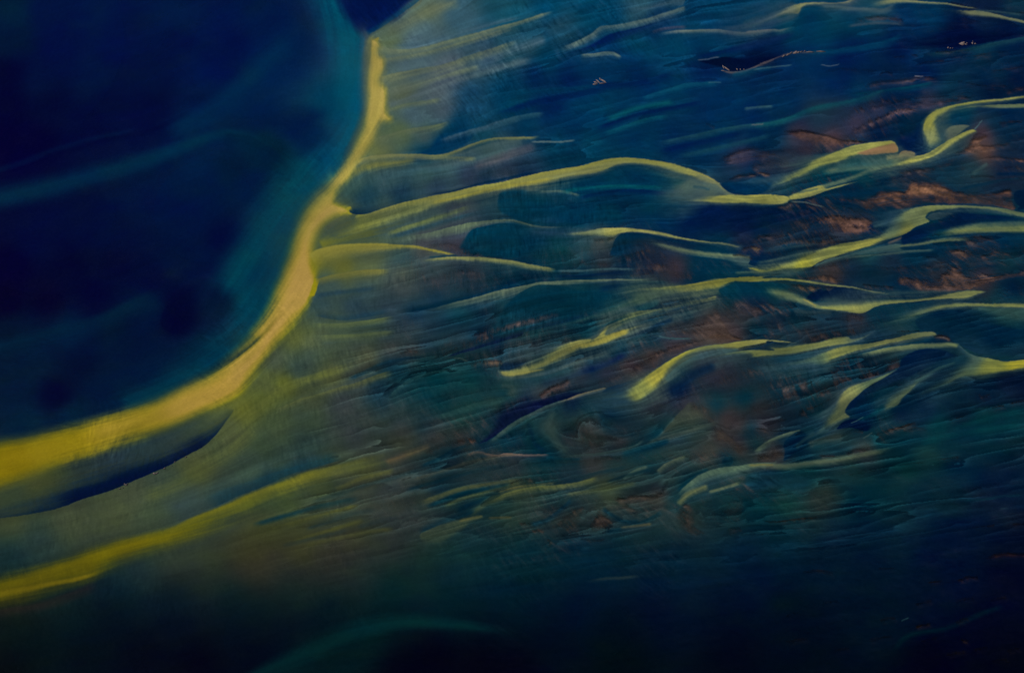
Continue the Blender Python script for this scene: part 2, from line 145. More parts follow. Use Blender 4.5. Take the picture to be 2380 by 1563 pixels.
for a,b in [((58,64,56),'1350,1320 1600,1240 1900,1150 2200,1090'),((78,84,52),'1450,1505 1800,1385 2100,1330 2344,1300'),((72,82,54),'1650,1540 1900,1440 2150,1370 2344,1330'),((0,36,56),'1300,1400 1600,1310 1900,1230 2250,1170'),((0,38,58),'1500,1540 1800,1430 2050,1370 2250,1340')]:
    R('12',a,.65,b,25,40)
R('13',(0,34,56),.8,'1750,190 1900,120 2050,50 2250,0',40,50)
R('13',(66,78,54),.7,'1880,230 2000,120 2080,60 2250,10 2400,-60',45,50)
P('13',(58,70,52),.55,'1450,380,10 1500,335,8 1700,270,8 1850,235,8 1990,212,8 2010,235,20 1900,290,30 1840,350,40 1750,420,50 1650,500,60 1500,490,60')
R('13',(0,34,56),.7,'1440,370 1550,315 1700,262 1850,222 1960,170',60,8)
R('13',(96,92,54),.5,'1780,262 1900,240 2000,222',15,25)
R('13',(82,78,50),.6,'2030,235 2120,228 2250,225',15,30)
# lower left tongue
P('03',[('03',0,850,118,106,14),('03',600,650,112,104,12),('03',1100,480,106,102,14),('03',1500,380,92,94,22),('03',2000,170,82,88,36)],.97,'-900,1000,128 -300,835,128 0,745,128 300,660,120 600,560,112 900,450,96 1200,385,96 1500,300,112 1800,195,80 2100,100,48 2300,30,48 2150,180,96 1900,320,144 1700,400,176 1450,455,128 1200,520,112 1000,600,96 890,680,80 800,750,64 600,820,80 300,910,96 0,985,112 -300,1060,112 -900,1200,128',inset=-60,tag='tongue')
R('03',(98,96,20),.6,'-900,1100 -300,960 0,870 400,760 800,620 1200,480 1600,370 2000,230 2400,60',[190,190,180,150,110,70],[230,220,200,160,110,80],.0,.3)
R('03',(134,118,22),.8,'-600,960 -200,905 0,875 300,830 500,790 700,745 840,700',[70,60,50,20],[40,40,30,20],0,.1)
R('03',(52,44,40),.6,'-200,1090 100,1020 400,960 700,850 850,780',40,90)
# bottom plume
R('13',(4,52,62),.9,'-300,1750 0,1610 400,1420 800,1250 1100,1165 1400,1125 1700,1145 2000,1178 2344,1245',[60,120,150,100,60],[140,180,110,70,60],.0,.2)
# top middle streaks
R('20',(70,95,105),.5,'-100,520 200,400 400,320',70,90)
R('20',(72,100,108),.6,'-250,640 0,585 150,520 280,505',30,70)
R('20',(92,112,105),.85,'480,430 650,355 800,285 850,245 950,225 1050,205 1200,170 1400,120 1590,60',16,60,.15,.02)
P('20',(74,98,106),.7,'1000,70,80 1300,10,60 1450,-60,60 1575,-60,10 1575,50,15 1450,80,40 1200,100,60')
P('20',(0,25,80),.9,'500,470,60 780,360,30 920,290,20 1200,215,20 1350,190,40 1150,330,80 950,420,70 700,455,40')
R('20',(92,112,104),.85,'670,464 800,466 900,455 970,457 1045,497',9,36)
R('20',(78,74,92),.6,'1280,275 1450,240 1610,225',20,30)
R('20',(102,116,110),.9,'1330,292 1500,266 1700,249 1850,250 1950,262 2050,280 2200,276 2344,250 @30 250,255 380,215',9,[30,40,45,30],.2,.1)
R('20',(52,86,98),.6,'2060,205 2200,170 2400,100',30,60)
R('20',(0,26,80),.8,'1650,500 1850,450 2100,390 2344,330 2550,270',35,70)
P('20',(0,12,50),.95,'1690,525,10 1780,512,8 1880,490,8 2100,465,40 2344,430,60 2500,470,30 2330,515,8 2240,553,8 2160,583,8 2080,606,8 1960,615,8 1890,590,20')
R('20',(104,108,116),.8,'1680,512 1780,507 1830,491 1880,486',8,11)
R('20',(104,88,84),.7,'1890,602 1960,619 2080,606 2160,582 2240,552 2344,511 @30 80,550 200,506 290,471 380,452 500,450 660,445',8,[10,24,20,10,10,14,22,18],.03,.05)
R('20',(10,72,106),.8,'1180,850 1350,790 1500,740 1600,715 1750,705 1900,708',10,70)
R('20',(60,100,118),.6,'1780,708 1850,706 1900,709',8,10)
R('20',(0,62,100),.5,'1960,640 2150,600 2344,570',20,60)
R('20',(8,84,106),.85,'900,1030 1080,960 1200,925 1350,895 1500,870',45,30)
R('20',(10,78,104),.75,'880,1135 1100,1060 1300,1005 1450,985',12,55)
R('20',(0,28,80),.85,'-50,990 200,905 450,840 700,790 900,735 1250,690 1550,610',40,80)
R('20',(0,26,78),.8,'800,1095 1000,1030 1200,970 1450,920 1750,870',18,50)
R('20',(36,76,98),.85,'-150,1110 0,1055 100,1010 250,982 380,978',12,60)
R('20',(32,76,94),.8,'1330,1225 1550,1180 1750,1140 1950,1098 2100,1072 2344,1055 @30 150,1060 280,1030 430,965',14,60)
R('20',(100,108,112),.6,'2140,1073 2210,1065 2270,1062',9,14)
R('20',(0,26,78),.8,'1350,1310 1600,1240 1850,1190 2100,1130',35,70)
R('20',(22,66,88),.7,'1500,1345 1800,1280 2050,1230 2344,1140',25,50)
R('20',(0,44,90),.6,'1250,680 1500,690 1650,680',40,40)
R('20',(0,62,98),.45,'50,800 400,770 700,750 900,730',30,60)
R('20',(56,92,104),.7,'2080,935 2200,920 2290,912 2350,905',12,25)
R('20',(80,66,82),.8,'1860,1375 2050,1310 2200,1290 2344,1310 @30 300,1330',40,110,.2,.2,bed=1)
R('20',(96,78,76),.8,'1980,1515 2120,1490 2250,1480 2330,1500',12,26,bed=1)
R('20',(86,72,76),.6,'1760,1060 1850,1090',20,30,bed=1)
# top right
P('30',[('30',430,30,146,144,98),('30',150,150,82,102,104),('30',350,100,112,118,100),('30',800,5,130,130,98)],.95,'-150,260,60 0,190,50 180,110,40 300,55,25 430,24,8 600,15,8 720,20,8 860,-10,8 900,-80,10 980,-80,20 850,30,25 720,42,25 550,46,20 455,58,15 412,120,12 300,160,40 150,210,40 0,250,40',tag='plume:pale hooked silt plume near the top edge, right of centre')
R('30',(102,108,106),.7,'-60,278 60,265 190,250',8,26)
R('30',(76,98,100),.8,'560,45 750,55 950,70 1150,78 1250,30',20,45)
R('30',(142,142,96),.95,'1000,50 1130,15 1250,0 1400,3 1550,12 1700,33 1850,60 1980,76',[60,30,8,8,8,8],[60,50,30,24,18,12],.25,.1)
P('30',(128,132,94),.92,'1480,45,30 1700,72,20 1850,85,10 1960,88,8 2100,118,8 2344,172,8 2600,235,8 2600,275,15 2344,205,15 2150,172,20 2000,158,25 1850,140,30 1700,105,50')
R('30',(84,74,82),.75,'860,190 1000,165 1200,150 1320,208',40,40,bed=1)
R('30',(76,84,94),.7,'820,222 1000,205 1200,196 1315,214',26,18)
R('30',(84,60,62),.6,'1700,20 1850,50 1960,70',20,12,bed=1)
R('30',(95,72,70),.7,'2030,78 2120,68 2190,88',12,14,bed=1)
R('30',(90,68,66),.6,'2230,100 2344,108 2450,120',10,16,bed=1)
R('30',(62,86,88),.5,'1900,85 2150,100 2344,125',8,20)
R('30',(4,66,102),.7,'450,450 700,428 1000,380 1200,340 1310,270',24,70)
P('30',(0,12,52),.92,'1230,350,90 1600,230,90 2000,205,80 2200,240,50 2290,280,20 2150,345,15 1900,388,12 1600,425,30 1400,430,60')
R('30',(64,96,110),.7,'0,602 200,575 360,558',8,14)
R('30',(98,112,120),.85,'590,560 680,567 760,546',8,10)
R('30',(78,72,88),.8,'620,615 800,590 950,598 1120,622',22,34,bed=1)
R('30',(106,76,82),.8,'1100,660 1130,620 1220,642',18,26,bed=1)
R('30',(94,76,86),.85,'1210,492 1330,482 1445,470',16,24,bed=1)
R('30',(98,84,86),.85,'1400,562 1550,526 1680,516',12,16,bed=1)
R('30',(24,64,82),.8,'1480,455 1800,422 2000,385 2344,315 2600,270',10,60)
R('30',(80,66,76),.6,'1550,440 1750,430 1900,415',14,24,bed=1)
R('30',(82,64,72),.6,'1700,495 1850,478 2050,450 2250,430',16,22,bed=1)
R('30',(82,64,72),.6,'2050,610 2200,590 2344,560',16,22,bed=1)
R('30',(112,84,80),.95,'940,745 1100,706 1300,690 1480,660 1640,686',24,44,bed=1)
R('30',(0,70,92),.5,'850,820 1100,780 1350,740 1600,690',14,50)
R('30',(150,140,140),.8,'1400,649 1440,650 1490,655',7,8)
R('30',(78,62,76),.8,'1720,690 1850,702 2000,730 2240,738',14,22,bed=1)
P('30',(128,82,66),.9,'1990,770,15 2100,758,10 2200,765,10 2344,740,10 2344,770,10 2250,800,20 2160,835,20 2190,795,20 2050,790,20',bed=1)
R('30',(80,62,76),.75,'820,1010 950,900 1200,880 1500,860 1800,830 1950,790',50,110,.2,.1,bed=1)
R('30',(88,64,70),.7,'850,1160 950,1090 1100,1020 1250,960 1450,930',40,60,bed=1)
R('30',(14,76,94),.75,'-50,1072 100,1066 250,1040 450,960 600,910 850,870 1000,830 1200,760',28,66)
R('30',(98,102,102),.7,'0,1070 60,1068 110,1062',8,12)
P('30',(108,70,60),.9,'270,1125,15 400,1102,10 600,1135,12 800,1185,12 1020,1222,10 850,1265,40 620,1280,60 450,1260,60 330,1170,30',bed=1)
R('30',(70,56,66),.7,'0,1340 200,1300 500,1280 800,1290',60,80,bed=1)
R('30',(70,58,66),.7,'0,1450 150,1400 350,1420',60,80,bed=1)
R('30',(118,88,72),.9,'-20,1510 80,1485 180,1500',18,24,bed=1)
P('30',(0,26,68),.9,'1200,1225,15 1340,1120,60 1440,1030,60 1475,1060,15 1480,1200,15 1505,1315,8 1412,1338,8 1380,1310,15 1300,1290,10 1265,1310,10 1245,1250,8')
P('30',[('30',2300,830,146,144,80),('30',1800,900,152,150,72),('30',1520,1050,150,148,68),('30',1550,1180,118,124,80),('30',1550,1290,74,98,88)],.97,'2700,760,10 2344,815,10 2150,845,10 1950,865,10 1750,893,10 1600,930,12 1520,980,14 1482,1040,14 1470,1120,16 1488,1220,30 1510,1340,50 1580,1310,60 1640,1230,50 1640,1140,50 1610,1090,40 1600,1040,30 1640,1000,30 1700,950,20 1850,915,20 2000,892,15 2200,868,15 2344,842,12 2700,790,12',tag='plume:bright yellow silt plume that hooks round a bend near the right edge')
P('30',(108,120,84),.9,'1680,965,30 1850,918,15 2000,902,12 2344,888,10 2700,870,10 2700,930,20 2344,938,20 2150,942,20 1900,938,30')
P('30',(92,102,86),.9,'1630,1260,40 1640,1180,50 1660,1105,25 1720,1076,12 1890,1080,8 1850,1112,15 1750,1185,15')
P('30',YG,.97,'1050,1430,120 1250,1362,50 1410,1338,8 1500,1314,8 1600,1250,10 1750,1168,10 1900,1108,8 1945,1122,10 1850,1185,25 1700,1275,25 1600,1335,20 1450,1395,20 1300,1435,30 1150,1455,60',tag='plume:straight yellow silt plume below the hooked one at the right')
R('30',(76,112,114),.8,'1920,1112 1960,1075 2000,1030',8,8)
P('30',(112,74,60),.9,'1940,1132,12 2045,1158,20 1985,1225,20 2260,1218,20 2210,1260,30 1900,1335,40 1720,1315,40 1850,1240,30',bed=1)
R('30',(108,72,58),.85,'2000,1340 2150,1340 2344,1372 2500,1390',20,26,bed=1)
R('30',(80,62,68),.7,'2120,1070 2250,1055 2344,1050',20,30,bed=1)
R('30',(96,112,86),.8,'600,1480 800,1440 1000,1425 1200,1390 1350,1360',40,40)
R('31',(92,110,88),.8,'560,210 700,170 850,120 1000,60 1150,20 1300,-30',30,36)
R('30',(40,80,84),.8,'700,1420 950,1390 1250,1370',60,80)
P('30',[('30',1100,1235,148,148,78),('30',700,1320,148,150,76),('30',400,1480,132,138,80),('31',150,190,84,106,90)],.97,'@31 60,240,60 250,110,50 400,35,40 @30 550,1360,20 700,1300,12 850,1255,10 1000,1225,10 1180,1210,10 1235,1225,10 1262,1305,10 1180,1325,30 1050,1328,30 900,1345,20 750,1395,20 600,1440,20 450,1515,20 @31 380,130,20 300,172,25 200,202,30 120,222,50',tag='plume:slanting yellow silt plume with a brown blunt tip, right of centre')
P('30',(138,108,78),.85,'900,1315,20 1180,1232,15 1238,1236,10 1260,1300,8 1160,1325,15 950,1332,15')
P('30',(126,114,82),.85,'1250,1365,30 1272,1308,10 1310,1288,10 1405,1308,8 1412,1342,10 1320,1358,20')
# band 2 right: from the junction at the main current
P('11',(0,34,66),.92,'838,400,12 880,345,60 1000,350,70 1150,310,80 1300,270,80 1500,240,80 1430,300,8 1270,342,8 1130,386,8 1000,430,8 900,438,8 850,420,10')
R('11',(0,30,64),.75,'1500,275 1700,240 1900,192 2200,125 2500,65',22,10)
P('21',(0,50,84),.7,'350,240,30 560,150,15 900,85,15 1120,15,15 1300,40,15 1500,120,60 1500,260,60 1000,300,60 600,300,60')
P('11',[('11',950,470,122,126,60),('11',1300,390,120,126,70),('11',1800,270,140,140,72),('21',0,190,162,150,74),('21',500,100,150,148,78),('21',1000,-10,152,150,84),('21',1500,50,152,150,80),('21',1800,130,142,138,80)],.97,'700,600,60 860,520,60 900,442,6 1000,433,6 1130,390,7 1270,345,7 1430,305,7 1650,263,8 1850,215,8 2050,180,8 @21 0,153,8 200,108,8 400,68,8 600,28,8 800,-16,8 1080,-45,7 1300,-28,7 1500,15,7 1670,65,7 1750,90,7 1830,128,8 1885,168,8 1830,165,12 1720,135,15 1600,112,20 1450,68,25 1300,22,20 1150,5,15 1000,25,15 900,68,15 700,100,20 550,132,30 450,168,30 300,200,30 150,208,25 0,235,25 @11 1950,285,34 1750,340,38 1600,395,40 1400,470,45 1200,535,50 1050,585,50 900,640,50',tag='plume:long arching yellow silt plume that leaves the main current in the middle')
R('11',(142,140,68),.85,'860,470 1000,434 1130,392 1270,347 1430,307 1650,265 1850,217 2050,182 2344,117 @21 400,70 600,30 800,-14 1080,-43 1300,-26 1500,17 1670,67',9,[30,60,70,70,50,50,40],.1,.1)
R('21',(124,130,90),.9,'1650,85 1780,125 1870,170 1930,225 2010,266 2120,270',9,60,.15,.1)
R('11',(150,143,60),.6,'1500,350 1800,280 2050,225 @21 0,195 250,160 480,120',20,30)
R('11',(92,104,64),.6,'1150,600 1400,520 1650,440 1900,360',20,45)
R('11',(34,62,78),.6,'1180,630 1450,560 1700,490 1950,420 2100,380',25,35)
P('11',(0,48,78),.85,'2125,300,15 2140,240,20 2344,200,40 @21 300,250,60 600,300,80 1000,300,80 1100,500,80 600,540,40 300,530,30 150,500,20 @11 2250,480,20 2120,400,25')
R('11',(94,110,88),.9,'1180,665 1500,602 1800,530 2000,490 2150,481 2270,490 @21 300,541 560,541',9,[60,80,90,40,20,14],.25,.1)
P('11',(0,48,76),.88,'1780,720,30 1830,640,25 1900,560,15 2000,530,12 2150,505,12 2344,525,20 @21 300,570,40 500,650,80 300,780,60 150,810,20 @11 2150,805,12 2000,800,12 1860,782,15')
R('11',(150,142,60),.95,'500,790 600,735 700,710 950,686 1200,690 1400,710 1600,745 1780,780',14,[140,150,120,70,35,20,12],.02,.1)
R('11',(18,52,72),.8,'1530,802 1650,785 1790,778',8,16)
R('11',(128,132,80),.95,'1450,835 1650,806 1800,796 2000,805 2150,817 @21 100,826 200,846 350,880 490,906',10,[20,30,45,50,55,40],.2,.08,tag='rib:thin yellow silt streak right of the main current, below the arching plume')
R('21',(58,86,90),.8,'460,912 700,910 900,896 1180,905',9,26)
R('11',(114,113,55),.75,'550,1003 750,950 1000,912 1220,905',14,70,.02,.2)
R('11',(86,99,64),.7,'520,1370 750,1375 1000,1345 1250,1305',12,70,.1,.2)
R('11',(84,96,60),.6,'560,1475 900,1462 1250,1430',14,70)
R('11',(22,52,76),.5,'550,1130 800,1100 1100,1060',30,40)
R('11',(24,54,76),.6,'540,1300 800,1340 1000,1310 1200,1280',60,10)
R('11',(0,38,66),.85,'1300,1275 1600,1225 1900,1155 2100,1095 2344,1030',50,10)
R('11',(98,114,90),.92,'1480,1270 1800,1185 2050,1112 2200,1072 @21 150,1052 300,1020 400,1010 600,1005 900,998 1150,995 1300,1000',9,[20,60,90,100,40,14,14],.25,.05)
P('21',(0,46,72),.85,'50,1180,25 230,1055,10 300,1030,10 500,1030,12 700,1070,30 1040,1130,30 900,1230,60 650,1320,30 300,1410,20 0,1490,20 -150,1480,60')
R('21',(0,34,62),.8,'-100,1520 200,1440 500,1365 750,1290',40,12)
# middle right
R('21',(74,98,90),.85,'320,236 550,235 690,268',8,26)
R('21',(4,72,92),.7,'500,245 700,205 1000,190 1420,195',20,40)
R('21',(0,32,74),.8,'660,290 900,236 1200,225 1450,250',14,50)
P('21',(86,106,94),.8,'1450,200,80 1600,115,30 1720,135,30 1840,165,8 1900,210,8 2000,265,8 1950,300,60 1700,330,60 1500,310,80')
R('21',(20,62,86),.6,'1640,190 1750,200 1800,215',20,25)
P('21',(0,40,76),.9,'1885,170,8 1950,135,30 2100,150,40 2344,140,60 2344,200,40 2250,258,10 2050,268,8 1960,245,8')
R('21',(100,78,74),.7,'1940,130 2100,100 2330,95',14,22,bed=1)
P('21',[('21',1600,290,120,126,84),('21',1900,300,152,150,74),('21',2300,300,158,154,74),('31',280,300,158,152,80)],.96,'1480,300,80 1650,270,50 1850,262,20 1960,260,8 2050,270,7 2150,268,7 2250,262,7 @31 180,262,7 330,284,8 345,302,10 290,346,12 150,352,12 0,352,14 @21 1900,345,14 1750,335,20 1600,325,40',tag='plume:short bright yellow silt plume left of the brown shallows')
P('31',(136,138,82),.9,'330,275,15 420,225,20 500,200,15 625,180,8 640,205,8 800,165,15 960,135,15 800,190,12 620,245,10 500,288,12 340,305,10')
R('31',(148,147,79),.9,'120,312 260,312 340,296 440,262 560,215 660,195',34,30)
R('30',(112,116,88),.8,'1150,1360 1260,1345 1340,1335 1430,1340',34,40)
R('31',(60,86,86),.6,'400,245 500,225 590,205',10,14)
R('31',(96,102,90),.85,'330,322 480,331 560,355 645,372',8,14)
P('21',(0,22,64),.6,'1500,520,60 1800,380,30 2100,370,20 2400,370,20 @31 500,420,60 400,560,80 100,620,60 @21 1800,600,60')
P('21',[('21',700,590,112,122,88),('21',1060,565,158,154,84),('21',1600,640,148,148,84),('21',1980,700,112,118,88),('21',450,600,60,85,86)],.97,'300,600,60 550,588,30 700,570,15 880,549,7 1060,546,7 1200,560,7 1400,590,7 1600,632,7 1800,663,7 1950,675,8 2070,715,15 2040,726,15 1900,702,15 1600,656,12 1400,622,12 1200,590,10 1100,585,10 1020,605,12 980,635,25 800,630,25 600,622,25',tag='plume:slim yellow silt plume arched over a dark lens in the middle of the delta')
R('21',(102,84,70),.7,'780,650 900,645 1000,630',20,40,bed=1)
P('21',(0,38,70),.88,'920,790,30 960,690,10 1020,608,8 1100,588,8 1200,595,8 1400,628,8 1600,664,8 1900,715,10 2050,745,15 1900,745,30 1600,700,30 1350,660,30 1250,670,60 1150,780,80 1000,830,60')
R('21',(112,125,92),.85,'1230,640 1400,690 1600,738 1800,775 1950,792 2150,812',28,40,.2,.02)
P('21',(66,90,86),.8,'1800,770,40 2000,795,30 2150,815,10 2130,858,8 2210,888,10 2150,920,40 2000,870,40')
P('21',(0,34,70),.7,'2140,850,8 2170,800,15 2344,760,40 2344,870,30 2220,885,10')
R('21',(120,92,64),.9,'2070,740 2150,715 2240,738',22,24,bed=1)
R('21',(124,106,80),.9,'1990,790 2080,795 2165,820',18,14,bed=1)
R('21',(84,62,58),.7,'1230,880 1400,900 1550,950 1700,920',90,80,.2,.2,bed=1)
R('21',(84,60,62),.6,'650,860 800,850 950,870',50,30,bed=1)
R('21',(92,70,64),.7,'520,930 600,940 680,935',20,22,bed=1)
R('21',(82,62,62),.7,'1100,960 1200,955 1300,945',16,20,bed=1)
R('21',(0,26,60),.7,'450,960 700,965 900,940 1100,930',20,40)
R('21',(0,34,68),.8,'830,1070 1000,1040 1250,1022 1450,1020',20,50)
P('21',(78,102,82),.85,'1580,1040,10 1900,985,20 1950,1060,40 1650,1130,40 1380,1180,40 1230,1220,30 1050,1270,60 850,1330,60 550,1400,60 300,1450,40 550,1360,50 800,1280,50 1000,1190,50 1100,1110,60 1150,1065,60 1350,1045,30')
P('21',(16,62,80),.75,'1150,1262,8 1200,1205,25 1350,1155,30 1380,1200,30 1260,1256,10')
P('21',[('21',850,1460,120,124,70),('21',1150,1300,112,120,72),('21',1800,1155,142,140,80),('21',1500,1220,122,128,74)],.9,'770,1518,20 860,1420,30 960,1340,40 1080,1270,40 1180,1262,10 1300,1250,10 1500,1210,15 1700,1160,15 1850,1135,10 1860,1165,20 1650,1230,40 1450,1275,50 1250,1330,50 1080,1390,50 920,1470,30',tag='plume:dull yellow silt plume slanting down to the left in the middle of the delta')
P('21',[('21',1350,1080,134,136,66),('21',1750,1050,164,154,60),('21',2100,990,166,158,60),('31',200,990,152,148,66),('31',700,1040,130,132,80)],.97,'1130,1075,60 1300,1050,40 1500,1040,15 1650,1025,10 1800,1000,10 2000,973,8 2150,962,8 2300,965,8 @31 100,975,8 300,985,8 500,1003,8 700,1028,8 850,1050,8 1000,1083,8 1200,1122,8 1050,1105,8 850,1068,8 700,1050,8 500,1028,10 300,1012,10 100,1012,10 @21 2150,1015,10 2000,1020,12 1920,1050,15 1850,1085,30 1700,1115,50 1500,1125,60 1300,1120,70',tag='plume:bright yellow silt plume forking to the right above a ragged dark inlet')
R('21',(70,92,80),.6,'2000,940 2150,925 2344,930',15,25)
P('21',(0,46,72),.85,'1860,1085,10 1920,1050,10 2050,1018,8 2344,1018,8 2500,1060,30 2400,1150,60 2100,1180,60 1950,1180,40')
P('21',(88,68,64),.7,'1450,1450,60 1700,1300,60 1860,1180,20 1890,1300,15 1980,1440,15 2080,1500,15 2000,1530,20 1700,1500,40',bed=1)
R('21',(72,58,62),.7,'1900,1250 2050,1220 2250,1260',50,80,bed=1)
R('21',(50,80,84),.7,'1300,1465 1450,1492 1650,1490',8,16)
R('21',(0,32,66),.7,'1050,1500 1200,1450 1350,1380 1500,1320',30,40)
# right shallows, brown
P('31',OR,.92,'590,285,20 750,272,30 1000,268,30 1100,200,20 1180,205,20 1330,218,15 1350,150,30 1500,105,40 1650,135,40 1760,205,30 2000,225,40 2250,190,30 2265,330,20 2295,380,20 2260,408,15 2100,372,20 1700,345,12 1500,350,20 1300,402,30 1100,398,30 1000,402,20 900,362,30 750,322,20',bed=1)
R('31',(132,84,56),.7,'1350,220 1550,215 1750,260 1950,320',60,60,bed=1)
R('31',(0,36,66),.85,'760,262 950,245 1100,220 1300,200',40,40)
R('31',(10,38,64),.75,'1020,350 1250,318 1400,305 1590,288',10,14)
R('31',(10,40,66),.6,'680,290 850,300 1000,295 1200,270',10,16)
R('31',(124,78,56),.9,'1870,115 2000,98 2110,108',26,26,bed=1)
R('31',(62,86,86),.5,'1890,90 1960,40 2040,-20',25,30)
R('31',(80,64,64),.6,'1250,90 1400,60 1600,50',30,40,bed=1)
R('31',(86,70,66),.5,'2160,30 2250,20 2320,50',20,20,bed=1)
R('31',(0,28,62),.8,'2100,75 2250,80 2400,90',24,24)
P('31',(0,24,58),.9,'2265,240,12 2344,205,20 2600,200,30 2600,420,30 2344,400,20 2280,400,12 2295,370,10 2260,320,12')
R('31',(6,40,68),.8,'1780,220 1950,170 2150,130 2344,115',10,40)
R('31',(0,30,66),.85,'640,330 800,345 900,362 1000,404 1100,440 1200,440 1350,405 1500,365 1650,345',18,18)
P('31',(104,68,56),.88,'480,510,60 600,440,30 700,418,20 850,445,20 960,458,15 1065,500,8 1000,545,8 1030,552,8 940,605,12 800,605,30 700,560,60',bed=1)
R('31',(104,78,66),.88,'210,690 320,660 500,660 700,665 810,668',36,34,bed=1)
R('31',(78,62,66),.6,'0,650 150,610 300,620',30,40,bed=1)
R('31',(112,88,66),.8,'0,720 40,735 80,745',20,24,bed=1)
P('31',[('31',100,910,164,158,62),('31',450,880,166,160,58),('31',350,810,118,126,78),('31',600,770,146,148,76),('31',1000,680,156,152,70),('31',1230,500,84,108,94),('31',1350,590,144,142,72),('31',1400,440,120,130,86),('31',1600,380,132,138,84),('31',1900,380,120,130,88),('31',2300,435,108,122,88)],.97,'@21 2120,888,8 @31 0,889,8 150,885,40 230,845,50 400,772,40 550,722,25 700,690,12 850,668,10 1000,638,12 1110,600,30 1160,520,50 1230,440,40 1350,392,15 1500,360,8 1700,354,7 1900,360,7 2060,370,8 2200,386,8 2344,418,8 2700,490,8 2700,540,12 2344,465,12 2200,432,14 2050,406,16 1900,398,20 1750,402,20 1600,410,15 1535,425,12 1500,460,10 1535,490,8 1480,516,8 1400,547,8 1350,590,8 1285,618,10 1150,662,12 1000,712,12 850,760,12 700,802,12 610,824,8 560,855,8 525,880,10 400,912,20 200,932,30 @21 2250,945,25',tag='plume:broad S shaped yellow silt plume on the right below the brown shallows')
R('31',(112,96,80),.6,'1180,680 1250,650 1300,620',12,24)
P('31',(52,70,80),.8,'1503,462,10 1560,418,10 1760,425,20 1700,468,30 1560,490,15')
P('31',(0,26,66),.85,'1285,620,8 1400,560,8 1550,505,8 1700,475,15 1780,425,10 1950,425,15 2344,480,30 2344,520,60 1900,540,50 1600,600,40 1450,660,30 1300,690,10')
R('31',(62,90,86),.75,'1650,580 1850,545 2100,520 2400,505',40,50)
R('31',(124,132,78),.92,'1550,610 1750,585 1950,570 2150,570 2344,570 2700,575',[40,60,90,90,80],36,.25,0)
R('31',(122,130,88),.9,'1180,720 1300,702 1450,690 1650,660 1930,642',[14,20,40,30],22,.1,.2)
P('31',(66,94,92),.88,'535,875,8 620,822,8 850,762,20 1100,695,20 1295,688,12 1290,720,20 1400,735,15 1600,738,10 1400,765,30 1100,790,40 800,845,50 580,890,30')
R('31',(88,108,94),.7,'800,810 1100,772 1400,746 1600,740',12,20)
P('31',(104,74,62),.88,'1660,760,15 1760,735,10 1850,742,10 1920,770,20 1840,820,20 1720,785,20',bed=1)
R('31',(100,74,62),.8,'1470,805 1560,798',12,14,bed=1)
R('31',(98,72,60),.8,'1550,840 1600,845 1650,858',12,16,bed=1)
R('31',(112,74,58),.88,'1930,800 2020,778 2110,755 2200,765 2344,745 2600,740',18,36,bed=1)
R('31',(76,58,60),.7,'850,900 1000,880 1200,890 1440,885',30,40,bed=1)
P('31',(94,64,54),.85,'1240,985,30 1340,950,20 1550,975,40 1640,930,20 1700,875,30 1800,870,30 1850,950,30 2000,930,40 2200,900,40 2600,860,40 2600,930,30 2200,1000,30 2000,1050,20 1850,1085,12 1600,1105,20 1450,1105,20 1350,1060,30 1270,1050,30',bed=1)
R('31',(6,36,62),.75,'1480,960 1560,1000 1620,1020 1660,970',14,16)
R('31',(6,38,64),.7,'1740,930 1850,900 2000,870 2150,870',14,26)
R('31',(6,38,64),.6,'1800,1010 1950,985 2150,950',8,12)
R('31',(0,34,62),.7,'1250,900 1450,910 1640,900',20,30)
P('31',(122,82,58),.92,'380,990,15 550,953,12 650,943,10 750,980,12 800,1022,12 600,1003,10',bed=1)
P('31',(122,94,66),.92,'300,1035,15 450,1035,10 590,1055,8 545,1085,8 485,1102,8 400,1080,20',bed=1)
R('31',(112,82,62),.9,'590,1062 650,1056 700,1056',10,14,bed=1)
R('31',(100,74,62),.85,'930,1035 1100,1050 1250,1060',18,24,bed=1)
P('31',(0,22,58),.95,'465,1155,12 520,1100,8 560,1085,8 590,1060,8 615,1085,8 640,1075,8 665,1085,8 700,1058,8 850,1072,8 1000,1105,8 1180,1128,8 1400,1130,10 1760,1098,15 1500,1142,25 1200,1168,25 900,1180,30 600,1188,30')
P('31',[('31',700,1225,128,132,76),('31',1000,1210,142,142,74),('31',1400,1165,156,150,72),('31',1900,1110,132,134,78)],.96,'650,1205,30 850,1185,40 1000,1172,40 1200,1152,30 1500,1130,25 1700,1102,15 1850,1085,10 2020,1095,10 1940,1125,12 1860,1158,15 1650,1165,12 1400,1190,10 1200,1206,9 1080,1226,8 1000,1262,8 945,1280,8 800,1266,12 600,1250,14 520,1225,10',tag='plume:spindle shaped yellow silt plume right of the ragged dark inlet')
R('31',(102,116,82),.88,'100,1065 250,1110 420,1160 530,1206 620,1240',[30,50,40,10],[50,70,50,20],.25,.1)
R('31',(140,136,76),.7,'440,1152 500,1185 560,1222',8,16)
R('31',(60,76,76),.5,'350,1250 500,1270 700,1280',30,60)
R('31',(0,44,72),.7,'960,1285 1100,1240 1350,1210 1600,1180',8,50)
P('31',[('31',1100,1400,62,90,80),('31',1400,1290,96,114,82),('31',1700,1220,124,132,78),('31',2100,1210,126,130,74)],.92,'850,1480,60 1000,1410,60 1200,1320,50 1400,1240,40 1600,1195,25 1800,1190,12 2100,1192,10 2300,1185,10 2600,1240,10 2600,1280,20 2344,1235,15 2150,1228,15 1900,1232,15 1700,1242,15 1600,1256,15 1500,1292,20 1400,1335,30 1200,1390,50 1000,1460,60',tag='plume:pale yellow silt plume at the right edge above a dark blue pool')
P('31',(48,78,76),.8,'1880,1238,20 2344,1232,20 2600,1290,30 2600,1400,50 2344,1375,40 2150,1340,60')
